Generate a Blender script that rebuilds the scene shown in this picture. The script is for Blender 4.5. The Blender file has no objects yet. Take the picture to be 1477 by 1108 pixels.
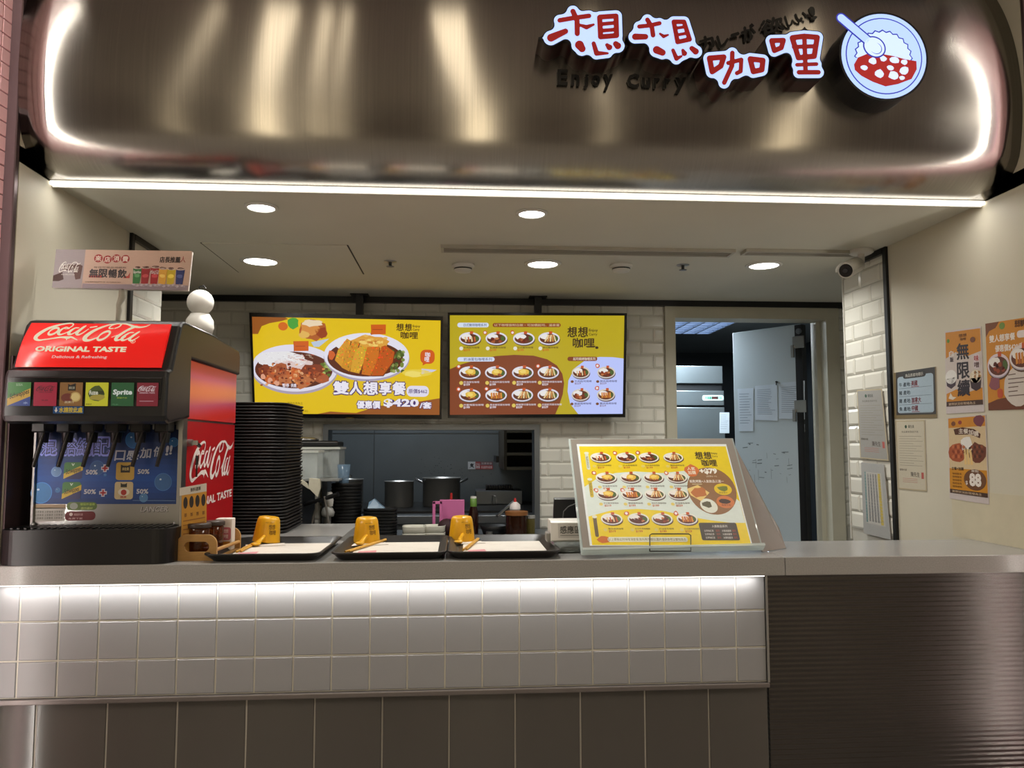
import bpy, bmesh, math, random
import numpy as np
from mathutils import Vector, Matrix
random.seed(7)
S = bpy.context.scene
C = S.collection
PI = math.pi
# ------------------------------------------------------------------ camera, world, exposure
F, PIT, YAW, ROL = 1101.4, .0783, .0695, -.001
CAM = np.array([1.2661, -2.314, 1.3404])
cd = bpy.data.cameras.new('camera'); cam = bpy.data.objects.new('camera', cd); C.objects.link(cam)
cd.sensor_width = 36; cd.lens = F/1477*36; cd.clip_start = .05; cd.clip_end = 60
cam.location = CAM; cam.rotation_euler = (PI/2+PIT, -ROL, -YAW)
S.camera = cam
EXPO = 0.0
S.view_settings.view_transform = 'Standard'; S.view_settings.look = 'None'
S.view_settings.exposure = EXPO; S.view_settings.gamma = 1; S.view_settings.use_curve_mapping = False
w = bpy.data.worlds.new('world'); S.world = w; w.use_nodes = True
w.node_tree.nodes['Background'].inputs[0].default_value = (.9, .82, .78, 1)
w.node_tree.nodes['Background'].inputs[1].default_value = .05
S.cycles.max_bounces = 8; S.cycles.diffuse_bounces = 4; S.cycles.glossy_bounces = 4
S.cycles.transmission_bounces = 6; S.cycles.transparent_max_bounces = 12
S.cycles.caustics_reflective = False; S.cycles.caustics_refractive = False; S.cycles.sample_clamp_indirect = 4
E_DOWN, E_STRIP, E_UNDER, E_HALL, E_KITCH, E_WALL = 5.6, 5.0, 3.6, 12.0, 13.0, 6.0

def area_light(name, loc, rot, sx, sy, power, col, parent=None, spread=PI):
    d = bpy.data.lights.new(name, 'AREA'); d.shape = 'RECTANGLE'; d.size = sx; d.size_y = sy
    d.energy = power; d.color = col; d.spread = spread
    o = bpy.data.objects.new(name, d); C.objects.link(o); o.location = loc; o.rotation_euler = rot
    if parent: o.parent = parent; o.location = Vector(loc)-woff(parent)
    return o

# ------------------------------------------------------------------ pixel -> world helpers
def ray(px, py):
    x, y = px-738.5, py-554
    cr, sr = math.cos(ROL), math.sin(ROL)
    x, y = x*cr+y*sr, -x*sr+y*cr
    fx, up = x/F, -y/F
    cp, sp = math.cos(PIT), math.sin(PIT)
    fy, fz = cp-up*sp, sp+up*cp
    c, s = math.cos(YAW), math.sin(YAW)
    return np.array([fx*c+fy*s, -fx*s+fy*c, fz])
def onY(px, py, Y): d = ray(px, py); return Vector(CAM+d*(Y-CAM[1])/d[1])
def onZ(px, py, Z): d = ray(px, py); return Vector(CAM+d*(Z-CAM[2])/d[2])
def onX(px, py, X): d = ray(px, py); return Vector(CAM+d*(X-CAM[0])/d[0])

# ------------------------------------------------------------------ materials
def lin(c):
    return tuple(((v/255)/12.92 if v/255 <= .04045 else ((v/255+.055)/1.055)**2.4) for v in c[:3])+(1,)
MATS = {}
def M(name, rgb, rough=.5, metal=0, var=.06, scale=12, bump=0, bscale=60, emit=0, trans=0, spec=.5, coat=0, ior=1.45, aniso=0, arot=0, stretch=None, alpha=1):
    if name in MATS: return MATS[name]
    m = bpy.data.materials.new(name); m.use_nodes = True; MATS[name] = m
    n, l = m.node_tree.nodes, m.node_tree.links
    b = n['Principled BSDF']; c = lin(rgb)
    b.inputs['Roughness'].default_value = rough; b.inputs['Metallic'].default_value = metal
    b.inputs['Specular IOR Level'].default_value = spec; b.inputs['IOR'].default_value = ior
    b.inputs['Transmission Weight'].default_value = trans; b.inputs['Coat Weight'].default_value = coat
    b.inputs['Coat Roughness'].default_value = .1; b.inputs['Alpha'].default_value = alpha
    tc = n.new('ShaderNodeTexCoord'); mp = n.new('ShaderNodeMapping'); l.new(tc.outputs['Object'], mp.inputs[0])
    if stretch: mp.inputs['Scale'].default_value = stretch
    nz = n.new('ShaderNodeTexNoise'); nz.inputs['Scale'].default_value = scale; nz.inputs['Detail'].default_value = 4
    l.new(mp.outputs[0], nz.inputs['Vector'])
    rp = n.new('ShaderNodeMix'); rp.data_type = 'RGBA'
    rp.inputs[6].default_value = tuple(max(0, v*(1-var*1.6)) for v in c[:3])+(1,)
    rp.inputs[7].default_value = tuple(min(1, v*(1+var*1.6)) for v in c[:3])+(1,)
    l.new(nz.outputs['Fac'], rp.inputs[0]); l.new(rp.outputs[2], b.inputs['Base Color'])
    if bump:
        bn = n.new('ShaderNodeTexNoise'); bn.inputs['Scale'].default_value = bscale; bn.inputs['Detail'].default_value = 3
        l.new(mp.outputs[0], bn.inputs['Vector'])
        bp = n.new('ShaderNodeBump'); bp.inputs['Strength'].default_value = bump; bp.inputs['Distance'].default_value = .003
        l.new(bn.outputs['Fac'], bp.inputs['Height']); l.new(bp.outputs[0], b.inputs['Normal'])
    if emit:
        b.inputs['Emission Color'].default_value = c; b.inputs['Emission Strength'].default_value = emit
    if aniso:
        b.inputs['Anisotropic'].default_value = aniso; b.inputs['Anisotropic Rotation'].default_value = arot
        tg = n.new('ShaderNodeTangent'); tg.direction_type = 'UV_MAP' if arot else 'RADIAL'
        l.new(tg.outputs[0], b.inputs['Tangent'])
    return m
def M_print(name, emit=0, rough=.45):
    if name in MATS: return MATS[name]
    m = bpy.data.materials.new(name); m.use_nodes = True; MATS[name] = m
    n, l = m.node_tree.nodes, m.node_tree.links; b = n['Principled BSDF']
    a = n.new('ShaderNodeVertexColor'); a.layer_name = 'Col'
    b.inputs['Roughness'].default_value = rough
    if emit:
        b.inputs['Base Color'].default_value = (.01, .01, .01, 1)
        l.new(a.outputs[0], b.inputs['Emission Color']); b.inputs['Emission Strength'].default_value = emit*2**-EXPO
    else:
        nz = n.new('ShaderNodeTexNoise'); nz.inputs['Scale'].default_value = 30
        mx = n.new('ShaderNodeMix'); mx.data_type = 'RGBA'; mx.blend_type = 'MULTIPLY'; mx.inputs[0].default_value = .12
        l.new(a.outputs[0], mx.inputs[6]); l.new(nz.outputs['Fac'], mx.inputs[7]); l.new(mx.outputs[2], b.inputs['Base Color'])
    return m

# ------------------------------------------------------------------ mesh builder
class MB:
    def __init__(s): s.v = []; s.f = []; s.m = []; s.smooth = []; s.col = None
    def add(s, vs, fs, mi=0, smooth=False):
        o = len(s.v); s.v += [tuple(v) for v in vs]
        for f in fs: s.f.append([i+o for i in f]); s.m.append(mi); s.smooth.append(smooth)
        return s
    def box(s, x0, x1, y0, y1, z0, z1, mi=0, bev=0, seg=2):
        if bev:
            bm = bmesh.new(); bmesh.ops.create_cube(bm, size=1)
            for v in bm.verts: v.co = Vector(((x0+x1)/2+v.co.x*(x1-x0), (y0+y1)/2+v.co.y*(y1-y0), (z0+z1)/2+v.co.z*(z1-z0)))
            bmesh.ops.bevel(bm, geom=list(bm.edges), offset=bev, segments=seg, affect='EDGES', profile=.5)
            return s.frombm(bm, mi)
        return s.add([(x0,y0,z0),(x1,y0,z0),(x1,y1,z0),(x0,y1,z0),(x0,y0,z1),(x1,y0,z1),(x1,y1,z1),(x0,y1,z1)],
                     [(0,3,2,1),(4,5,6,7),(0,1,5,4),(1,2,6,5),(2,3,7,6),(3,0,4,7)], mi)
    def frombm(s, bm, mi=0, smooth=False):
        bm.verts.ensure_lookup_table(); bm.verts.index_update()
        s.add([v.co for v in bm.verts], [[v.index for v in f.verts] for f in bm.faces], mi, smooth); bm.free(); return s
    def lathe(s, prof, cx=0, cy=0, n=28, mi=0, cap=True, sq=0):
        vs = []
        for r, z in prof:
            for k in range(n):
                a = 2*PI*k/n
                q = 1/max(abs(math.cos(a)), abs(math.sin(a)))
                rr = r*(1+sq*(min(q, 1.25)-1))
                vs.append((cx+rr*math.cos(a), cy+rr*math.sin(a), z))
        fs = []
        for i in range(len(prof)-1):
            for k in range(n): fs.append((i*n+k, i*n+(k+1)%n, (i+1)*n+(k+1)%n, (i+1)*n+k))
        s.add(vs, fs, mi, True)
        if cap:
            s.add(vs[:n], [tuple(range(n))[::-1]], mi); s.add(vs[-n:], [tuple(range(n))], mi)
        return s
    def tube(s, pts, r, n=8, mi=0, cap=True):
        pts = [Vector(p) for p in pts]; rs = r if isinstance(r, (list, tuple)) else [r]*len(pts)
        vs = []; prev = None
        for i, p in enumerate(pts):
            t = (pts[min(i+1, len(pts)-1)]-pts[max(i-1, 0)]).normalized()
            if prev is None: u = t.orthogonal().normalized()
            else: u = (prev-t*prev.dot(t)).normalized()
            prev = u; w_ = t.cross(u)
            for k in range(n):
                a = 2*PI*k/n; vs.append(p+(u*math.cos(a)+w_*math.sin(a))*rs[i])
        fs = [(i*n+k, i*n+(k+1)%n, (i+1)*n+(k+1)%n, (i+1)*n+k) for i in range(len(pts)-1) for k in range(n)]
        s.add(vs, fs, mi, True)
        if cap: s.add(vs[:n], [tuple(range(n))[::-1]], mi); s.add(vs[-n:], [tuple(range(n))], mi)
        return s
    def prism(s, poly, ext, mi=0, f=None):
        """poly: list of 3d points (planar), ext: Vector"""
        e = Vector(ext); n = len(poly); P = [Vector(p) for p in poly]
        return s.add(P+[p+e for p in P], [tuple(range(n))[::-1], tuple(range(n, 2*n))]+[(i, (i+1) % n, n+(i+1) % n, n+i) for i in range(n)], mi)
    def slab(s, q, t, mi=0):
        """quad of 3d points thickened by t along its normal"""
        P = [Vector(p) for p in q]; nn = (P[1]-P[0]).cross(P[3]-P[0]).normalized()*t
        return s.prism(P, nn, mi)
    def sphere(s, c, r, n=20, m=12, mi=0, zs=1):
        bm = bmesh.new(); bmesh.ops.create_uvsphere(bm, u_segments=n, v_segments=m, radius=r)
        for v in bm.verts: v.co = Vector((v.co.x, v.co.y, v.co.z*zs))+Vector(c)
        return s.frombm(bm, mi, True)
    def xf(s, mat):
        s.v = [tuple(mat @ Vector(v)) for v in s.v]; return s
    def mesh(s, name, mats):
        me = bpy.data.meshes.new(name); me.from_pydata(s.v, [], s.f)
        for m in (mats if isinstance(mats, (list, tuple)) else [mats]): me.materials.append(m)
        me.polygons.foreach_set('material_index', s.m); me.polygons.foreach_set('use_smooth', s.smooth)
        bm = bmesh.new(); bm.from_mesh(me); bmesh.ops.recalc_face_normals(bm, faces=bm.faces); bm.to_mesh(me); bm.free()
        return me
def woff(p):
    o = Vector((0, 0, 0))
    while p: o = o+p.location; p = p.parent
    return o
def tag(o, label=None, cat=None, group=None, kind=None):
    if label: o['label'] = label
    if cat: o['category'] = cat
    if group: o['group'] = group
    if kind: o['kind'] = kind
    return o
def obj(name, mb, mats, parent=None, local=False, label=None):
    me = mb.mesh(name, mats) if isinstance(mb, MB) else mb
    o = bpy.data.objects.new(name, me); C.objects.link(o)
    if parent:
        o.parent = parent
        if not local: o.location = -woff(parent)
    if label: o['label'] = label
    return o
def thing(name, label, cat, loc=(0, 0, 0), rot=(0, 0, 0), group=None, kind=None):
    o = bpy.data.objects.new(name, None); C.objects.link(o); o.location = loc; o.rotation_euler = rot
    o.empty_display_size = .05
    return tag(o, label, cat, group, kind)
def struct(name, mb, mats, label, cat='structure', parent=None):
    o = obj(name, mb, mats, parent)
    if not parent: tag(o, label, cat, None, 'structure')
    return o
def copy_tree(o, parent=None):
    c = o.copy(); C.objects.link(c); c.parent = parent
    for ch in list(o.children): copy_tree(ch, c)
    return c

# ------------------------------------------------------------------ flat print: shapes and lettering on a quad
TXT = {}
def glyphs(s, off):
    k = (s, off)
    if k not in TXT:
        c = bpy.data.curves.new('t', 'FONT'); c.body = s; c.size = 1; c.offset = off; c.resolution_u = 2
        o = bpy.data.objects.new('t', c); me = o.to_mesh()
        v = np.array([x.co[:2] for x in me.vertices]) if len(me.vertices) else np.zeros((1, 2))
        f = [list(p.vertices) for p in me.polygons]
        o.to_mesh_clear(); bpy.data.objects.remove(o); bpy.data.curves.remove(c)
        TXT[k] = (v, f)
    return TXT[k]
class Print:
    """uv space: given rectangle (x0,y0,x1,y1), y down, mapped bilinearly to corners TL,TR,BR,BL"""
    def __init__(s, corners, rect, step=.00018):
        s.c = [Vector(c) for c in corners]; s.r = rect; s.step = step; s.L = 0
        s.n = (s.c[3]-s.c[0]).cross(s.c[1]-s.c[0]).normalized()
        s.V = []; s.Fc = []; s.K = []
    def pt(s, x, y):
        u = (x-s.r[0])/(s.r[2]-s.r[0]); v = (y-s.r[1])/(s.r[3]-s.r[1])
        p = s.c[0]*(1-u)*(1-v)+s.c[1]*u*(1-v)+s.c[2]*u*v+s.c[3]*(1-u)*v
        return p+s.n*(.0004+s.step*s.L)
    def up(s, k=1): s.L += k; return s
    def raw(s, pts, faces, col):
        o = len(s.V); s.V += [s.pt(*p) for p in pts]; k = lin(col)
        for f in faces: s.Fc.append([i+o for i in f]); s.K.append(k)
        return s
    def poly(s, pts, col): return s.raw(pts, [list(range(len(pts)))], col)
    def rect(s, x0, y0, x1, y1, col): return s.poly([(x0, y0), (x1, y0), (x1, y1), (x0, y1)], col)
    def clip(s, p): return (min(max(p[0], s.r[0]), s.r[2]), min(max(p[1], s.r[1]), s.r[3]))
    def ell(s, cx, cy, rx, ry, col, n=28, rot=0, clip=False, a0=0, a1=2*PI):
        c, q = math.cos(rot), math.sin(rot); P = []
        for k in range(n):
            a = a0+(a1-a0)*k/(n if a1-a0 > 6.2 else n-1); x, y = rx*math.cos(a), ry*math.sin(a)
            P.append((cx+x*c-y*q, cy+x*q+y*c))
        return s.poly([s.clip(p) for p in P] if clip else P, col)
    def rrect(s, x0, y0, x1, y1, r, col, n=5):
        P = []
        for cx, cy, a in ((x1-r, y0+r, -PI/2), (x1-r, y1-r, 0), (x0+r, y1-r, PI/2), (x0+r, y0+r, PI)):
            for k in range(n): b = a+PI/2*k/(n-1); P.append((cx+r*math.cos(b), cy+r*math.sin(b)))
        return s.poly(P, col)
    def line(s, x0, y0, x1, y1, w_, col):
        d = math.hypot(x1-x0, y1-y0) or 1; nx, ny = -(y1-y0)/d*w_/2, (x1-x0)/d*w_/2
        return s.poly([(x0+nx, y0+ny), (x1+nx, y1+ny), (x1-nx, y1-ny), (x0-nx, y0-ny)], col)
    def text(s, t, x0, y0, x1, y1, col, bold=0., slant=0, rise=0):
        cjk = any(ord(c) > 0x2e80 for c in t)
        v, f = glyphs(t, 0. if cjk else bold); mn, mx = v.min(0), v.max(0); d = np.maximum(mx-mn, 1e-6)
        q = (v-mn)/d; k = bold*abs(y1-y0)*.9
        sh = [(0, 0)] if not (cjk and bold) else [(math.cos(2*PI*i/6)*k, math.sin(2*PI*i/6)*k) for i in range(6)]+[(0, 0)]
        L0 = s.L
        for i, (dx, dy) in enumerate(sh):
            s.L = L0+.12*i
            s.raw([(x0+a*(x1-x0)+slant*b*(y1-y0)+dx, y1-b*(y1-y0)+rise*a+dy) for a, b in q], f, col)
        s.L = L0
        return s
    def blob(s, cx, cy, rx, ry, col, n=14, j=.25, seed=0):
        R = random.Random(seed*131+int(cx*7+cy*13)); P = []
        for k in range(n):
            a = 2*PI*k/n; q = 1+R.uniform(-j, j); P.append((cx+rx*q*math.cos(a), cy+ry*q*math.sin(a)))
        return s.poly(P, col)
    def mesh2d(s, vf, fn, col): return s.raw([fn(a, b) for a, b in vf[0]], vf[1], col)
    def build(s, name, mat, parent=None, local=False, label=None):
        me = bpy.data.meshes.new(name)
        L0 = woff(parent) if parent and not local else Vector((0, 0, 0))
        me.from_pydata([tuple(v) for v in s.V], [], s.Fc)
        ca = me.color_attributes.new('Col', 'FLOAT_COLOR', 'CORNER')
        arr = []
        for p, k in zip(s.Fc, s.K): arr += list(k)*len(p)
        ca.data.foreach_set('color', arr); me.materials.append(mat)
        o = bpy.data.objects.new(name, me); C.objects.link(o)
        if parent: o.parent = parent; o.location = -L0
        if label: o['label'] = label
        return o

# ------------------------------------------------------------------ brush-stroke lettering through a distance field
def stroke_field(strokes, x0, y0, x1, y1, h):
    xs = np.arange(x0, x1+h, h); ys = np.arange(y0, y1+h, h); X, Y = np.meshgrid(xs, ys)
    D = np.full(X.shape, 1e9)
    for st in strokes:
        w_ = st[0]; p = st[1]
        W = w_ if isinstance(w_, (list, tuple)) else [w_]*len(p)
        for i in range(len(p)-1):
            ax, ay = p[i]; bx, by = p[i+1]; dx, dy = bx-ax, by-ay; L = dx*dx+dy*dy or 1e-9
            t = np.clip(((X-ax)*dx+(Y-ay)*dy)/L, 0, 1)
            D = np.minimum(D, np.hypot(X-ax-t*dx, Y-ay-t*dy)-(W[i]+(W[i+1]-W[i])*t)/2)
    return xs, ys, D
def march(xs, ys, D):
    """marching squares: filled region D<0 -> (verts, faces, boundary edges)"""
    V = []; idx = {}; Fs = []; B = []
    def vert(k, p):
        if k not in idx: idx[k] = len(V); V.append(p)
        return idx[k]
    ny, nx = D.shape
    ins = D < 0
    for j in range(ny-1):
        if not ins[j:j+2].any(): continue
        for i in range(nx-1):
            cs = [(i, j), (i+1, j), (i+1, j+1), (i, j+1)]
            d = [D[b, a] for a, b in cs]
            if min(d) >= 0: continue
            poly = []; cut = []
            for k in range(4):
                a, b = cs[k], cs[(k+1) % 4]; da, db = d[k], d[(k+1) % 4]
                if da < 0: poly.append(vert(a, (xs[a[0]], ys[a[1]])))
                if (da < 0) != (db < 0):
                    t = da/(da-db); e = (min(a, b), max(a, b))
                    q = vert(e, (xs[a[0]]+(xs[b[0]]-xs[a[0]])*t, ys[a[1]]+(ys[b[1]]-ys[a[1]])*t))
                    poly.append(q); cut.append(len(poly)-1)
            if len(poly) >= 3:
                Fs.append(poly)
                for k in range(len(poly)):
                    a, b = k, (k+1) % len(poly)
                    if a in cut and b in cut and not (len(cut) == 4 and (b-a) % len(poly) == 1 and False): B.append((poly[a], poly[b]))
    return V, Fs, B
def smooth(p, n=5):
    out = []; P = [p[0]]+list(p)+[p[-1]]
    for i in range(1, len(P)-2):
        for k in range(n):
            t = k/n; a, b, c, d = [np.array(q, float) for q in P[i-1:i+3]]
            out.append(tuple(.5*((2*b)+(c-a)*t+(2*a-5*b+4*c-d)*t*t+(3*b-a-3*c+d)*t**3)))
    return out+[tuple(p[-1])]
def ring(cx, cy, rx, ry, sl=0, n=16): return [(cx+rx*math.cos(2*PI*k/n)-sl*ry*math.sin(2*PI*k/n), cy+ry*math.sin(2*PI*k/n)) for k in range(n+1)]
def taper(p, ws):
    q = smooth(p); n = len(q); m = len(ws)-1
    return ([np.interp(i/(n-1)*m, range(m+1), ws) for i in range(n)], q)
# flowing script lettering of the drink logo (pixel units, x 235..1240, y 50..290)
SCRIPT = [taper([(468, 128), (500, 130), (532, 100), (540, 74), (515, 60), (430, 78), (330, 130), (262, 205), (248, 255), (285, 280), (340, 268)], [8, 9, 11, 12, 14, 20, 32, 38, 34, 22, 14]),
 taper([(300, 280), (400, 256), (470, 240), (530, 244), (560, 238), (625, 278)], [12, 16, 22, 34, 22, 4]),
 taper([(520, 250), (528, 280)], [16, 3]),
 taper(ring(385, 165, 34, 44, .45), [17, 22, 26, 18, 12, 20, 26, 18, 17]),
 taper([(512, 128), (486, 112), (455, 135), (432, 178), (448, 207), (490, 190), (520, 165)], [15, 12, 18, 28, 22, 11, 8]),
 taper([(600, 118), (565, 122), (530, 165), (528, 200), (560, 195), (600, 150), (640, 98)], [10, 14, 26, 26, 14, 10, 10]),
 taper([(655, 92), (620, 140), (596, 190), (615, 208), (650, 180), (690, 130)], [14, 24, 26, 20, 10, 6]),
 taper([(700, 112), (755, 98)], [14, 14]),
 taper([(905, 122), (872, 122), (882, 88), (930, 62), (968, 66), (955, 100), (920, 122)], [12, 13, 12, 12, 14, 13, 10]),
 taper([(935, 58), (850, 82), (750, 145), (686, 225), (688, 270), (730, 275), (790, 240)], [10, 16, 30, 40, 38, 24, 10]),
 taper([(960, 60), (1020, 64), (1080, 92), (1140, 104), (1195, 92), (1232, 66)], [10, 18, 26, 22, 14, 5]),
 taper(ring(842, 215, 38, 56, .5), [17, 22, 28, 18, 13, 22, 28, 18, 17]),
 taper([(915, 235), (990, 190), (1080, 120), (1120, 95), (1090, 95), (1030, 150), (965, 230), (962, 270), (1000, 262), (1040, 225)], [7, 8, 9, 10, 14, 24, 30, 28, 14, 8]),
 taper([(1100, 172), (1062, 178), (1015, 235), (1018, 270), (1050, 262), (1095, 215)], [10, 14, 26, 26, 13, 10]),
 taper([(1150, 160), (1110, 205), (1078, 255), (1098, 276), (1130, 255), (1160, 220)], [14, 24, 26, 20, 10, 5])]
SCR = march(*stroke_field(SCRIPT, 225, 40, 1245, 300, 6.0))
def script(P, x0, y0, x1, y1, col, rise=0, vert=False):
    fn = lambda a, b: (x0+(a-225)/1020*(x1-x0), y0+(b-40)/260*(y1-y0)+rise*(a-225)/1020)
    return P.mesh2d((SCR[0], SCR[1]), fn, col)

# ================================================================== STRUCTURE
XL, XR, ZC, YB, ZT = -.043, 3.09, 2.18, 2.07, 1.0       # side walls, ceiling, back wall, counter top
cream = M('cream_paint', (203, 197, 179), .55, var=.05, scale=3, bump=.05, bscale=140)
ceil_m = M('ceiling_paint', (205, 202, 188), .6, var=.04, scale=3)
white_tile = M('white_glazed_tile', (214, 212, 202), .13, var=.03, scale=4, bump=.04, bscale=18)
grout_w = M('pale_grout', (188, 186, 177), .8)
black_m = M('black_metal', (14, 14, 15), .4)
steel = M('stainless_steel', (165, 165, 164), .28, 1, var=.08, scale=4, bump=.04, bscale=90)
steel_d = M('dull_stainless', (120, 124, 128), .38, 1, var=.12, scale=3)
brown_metal = M('brown_purple_metal', (84, 66, 68), .35, .5, var=.05)
door_m = M('blue_white_door_paint', (178, 190, 196), .4, var=.04, scale=2.5)
frame_m = M('beige_door_frame', (188, 184, 166), .45, var=.04)
black_p = M('black_plastic', (16, 16, 18), .35, var=.1, bump=.04, bscale=300)
white_p = M('white_plastic', (214, 212, 206), .4)

b = MB(); b.box(-6, 9, -8, 5, -.05, 0); struct('floor', b, M('grey_floor_tile', (160, 155, 150), .3, var=.1, scale=2), 'grey polished floor in front of the stall', 'floor')
# hall beyond the camera: ceiling, far wall (seen only as reflections in the steel)
b = MB(); b.box(-6, 9, -8, -.06, 3.3, 3.36); struct('ceiling_hall', b, M('hall_ceiling', (205, 198, 192), .6), 'dark hall ceiling above the aisle', 'ceiling')
b = MB(); b.box(-6, 9, -8.1, -8, 0, 3.3); struct('wall_hall', b, M('hall_wall', (180, 168, 158), .5, var=.4, scale=.7), 'far hall wall behind the viewer', 'wall')

# ceiling of the stall with its access hatch
b = MB(); b.box(-1.6, 4.4, .165, YB+.1, ZC, ZC+.05); ceiling = struct('ceiling', b, ceil_m, 'low white painted stall ceiling', 'ceiling')
q = [onZ(x, y, ZC) for x, y in ((292, 352), (500, 352), (522, 394), (348, 394))]
x0, x1, y0, y1 = .192, .79, .90, 1.455
b = MB(); b.box(x0, x1, y0, y1, ZC-.003, ZC); obj('access_hatch', b, ceil_m, ceiling)
b = MB()
for a in ((x0-.006, x0, y0, y1), (x1, x1+.006, y0, y1)): b.box(a[0], a[1], a[2], a[3], ZC-.0015, ZC)
for a in ((x0, x1, y1, y1+.004),): b.box(a[0], a[1], a[2], a[3], ZC-.0015, ZC)
obj('hatch_gap', b, M('gap_dark', (60, 58, 52), .8), ceiling)

# cream side walls
b = MB(); b.box(XL-.25, XL, .0, .766, 0, ZC+.05); b.box(XL-.25, XL, 0, .3, ZC, 3.3); struct('wall_left', b, cream, 'cream painted side wall behind the drink machine', 'wall')
b = MB(); b.box(XR, XR+.25, -.04, .773, 0, ZC+.05); b.box(XR, XR+.25, -.04, .3, ZC, 3.3); wr = struct('wall_right', b, cream, 'cream painted side wall with posters', 'wall')
b = MB(); b.box(XR-.0012, XR, .0, .42, ZT, onX(1440, 712, XR).z)
obj('worn_panel', b, M('worn_cream', (202, 193, 168), .5, var=.07, scale=14, bump=.1, bscale=25), wr)

# tiles ------------------------------------------------------------
TM = {}
def tile_mesh(name, w_, h_, t, bev, mat):
    k = (name, round(w_, 3), round(h_, 3))
    if k not in TM:
        mb = MB(); a = min(bev, w_/2.2, h_/2.2); x, y = w_/2, h_/2; e = t*.35
        mb.add([(-x,-y,0),(x,-y,0),(x,y,0),(-x,y,0),(-x,-y,e),(x,-y,e),(x,y,e),(-x,y,e),(-x+a,-y+a,t),(x-a,-y+a,t),(x-a,y-a,t),(-x+a,y-a,t)],
               [(0,1,5,4),(1,2,6,5),(2,3,7,6),(3,0,4,7),(4,5,9,8),(5,6,10,9),(6,7,11,10),(7,4,8,11),(8,9,10,11)])
        TM[k] = mb.mesh(name, mat)
    return TM[k]
def tile_wall(parent, org, U, V, width, height, pu, pv, gap, bev, t, mat, stagger=.5, holes=(), name='tile', u0=0, v0=0, jit=.0, maxn=400):
    org, U, V = Vector(org), Vector(U), Vector(V); N = U.cross(V); R = random.Random(3)
    rot = Matrix((U, V, N)).transposed().to_euler(); off = woff(parent); cnt = 0
    r = 0; v = v0
    while v < height:
        u = u0-(pu*stagger if r % 2 else 0)
        while u < width:
            a, c, b_, d = max(u+gap/2, 0), min(u+pu-gap/2, width), max(v+gap/2, 0), min(v+pv-gap/2, height)
            for hx0, hx1, hy0, hy1 in holes:
                if a < hx1 and c > hx0 and b_ < hy1 and d > hy0:
                    best = max(((hx0-a)*(d-b_), (a, hx0, b_, d)), ((c-hx1)*(d-b_), (hx1, c, b_, d)), ((hy0-b_)*(c-a), (a, c, b_, hy0)), ((d-hy1)*(c-a), (a, c, hy1, d)))
                    if best[0] <= 0: a = c; break
                    a, c, b_, d = best[1]
            if c-a > .012 and d-b_ > .012:
                o = bpy.data.objects.new(name, tile_mesh(name, c-a, d-b_, t, bev, mat)); C.objects.link(o)
                o.parent = parent; o.location = org+U*((a+c)/2)+V*((b_+d)/2)-off
                e = rot.copy()
                if jit: e.x += R.uniform(-jit, jit); e.z += R.uniform(-jit, jit)*.6
                o.rotation_euler = e; cnt += 1
            u += pu
        v += pv; r += 1
    return cnt
# back wall: pass-through window X .505-1.729, z .83-1.452 ; doorway X 2.472-3.525, z 0-2.15
WX0, WX1, WZ0, WZ1 = .505, 1.729, .84, 1.452
DX0, DX1, DZ1 = 2.472, 3.525, 2.15
b = MB()
for a in ((-1.6, WX0, 0, 2.3), (WX0, WX1, 0, WZ0), (WX0, WX1, WZ1, 2.3), (WX1, DX0, 0, 2.3), (DX0, DX1, DZ1, 2.3), (DX1, 4.4, 0, 2.3)):
    b.box(a[0], a[1], YB+.009, YB+.12, a[2], a[3])
wb = struct('wall_back', b, grout_w, 'back wall clad in white bevelled subway tiles', 'wall')
tile_wall(wb, (-.42, YB+.009, .86), (1, 0, 0), (0, 0, 1), 4.0, 1.30, .157, .0785, .002, .011, .008, white_tile,
          holes=((WX0+.42, WX1+.42, -1, WZ1-.86), (DX0+.42, DX1+.42, -1, DZ1-.86)), v0=-.02)
# tiled ends of the side walls
b = MB(); b.box(XL-.25, XL-.009, .79, 1.122, 0, ZC+.02); jl = struct('wall_left_end', b, grout_w, 'narrow strip of white subway tiles at the end of the wall behind the drink machine', 'wall')
tile_wall(jl, (XL-.009, .79, 1.0), (0, 1, 0), (0, 0, 1), .332, 1.18, .157, .0785, .002, .011, .008, white_tile)
b = MB(); b.box(XR+.009, XR+.25, .797, 1.165, 0, ZC+.02); jr = struct('wall_right_end', b, grout_w, 'narrow strip of white subway tiles beside the poster wall', 'wall')
tile_wall(jr, (XR+.009, 1.165, .95), (0, -1, 0), (0, 0, 1), .368, 1.23, .157, .0785, .002, .011, .008, white_tile)
b = MB(); b.box(XR+.0, XR+.004, 1.165, 1.17, .9, ZC); b.box(XR+.004, XR+.25, 1.165, 1.17, .9, ZC); obj('corner_bead', b, white_p, jr)
b = MB(); b.box(XL-1.6, XL-.25, 1.1, 1.2, 0, 2.3); struct('wall_side_left', b, cream, 'hidden return wall of the kitchen aisle', 'wall')
b = MB(); b.box(XR+.25, XR+1.4, 1.1, 1.2, 0, 2.3); struct('wall_side_right', b, cream, 'hidden return wall beside the doorway', 'wall')
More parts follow.
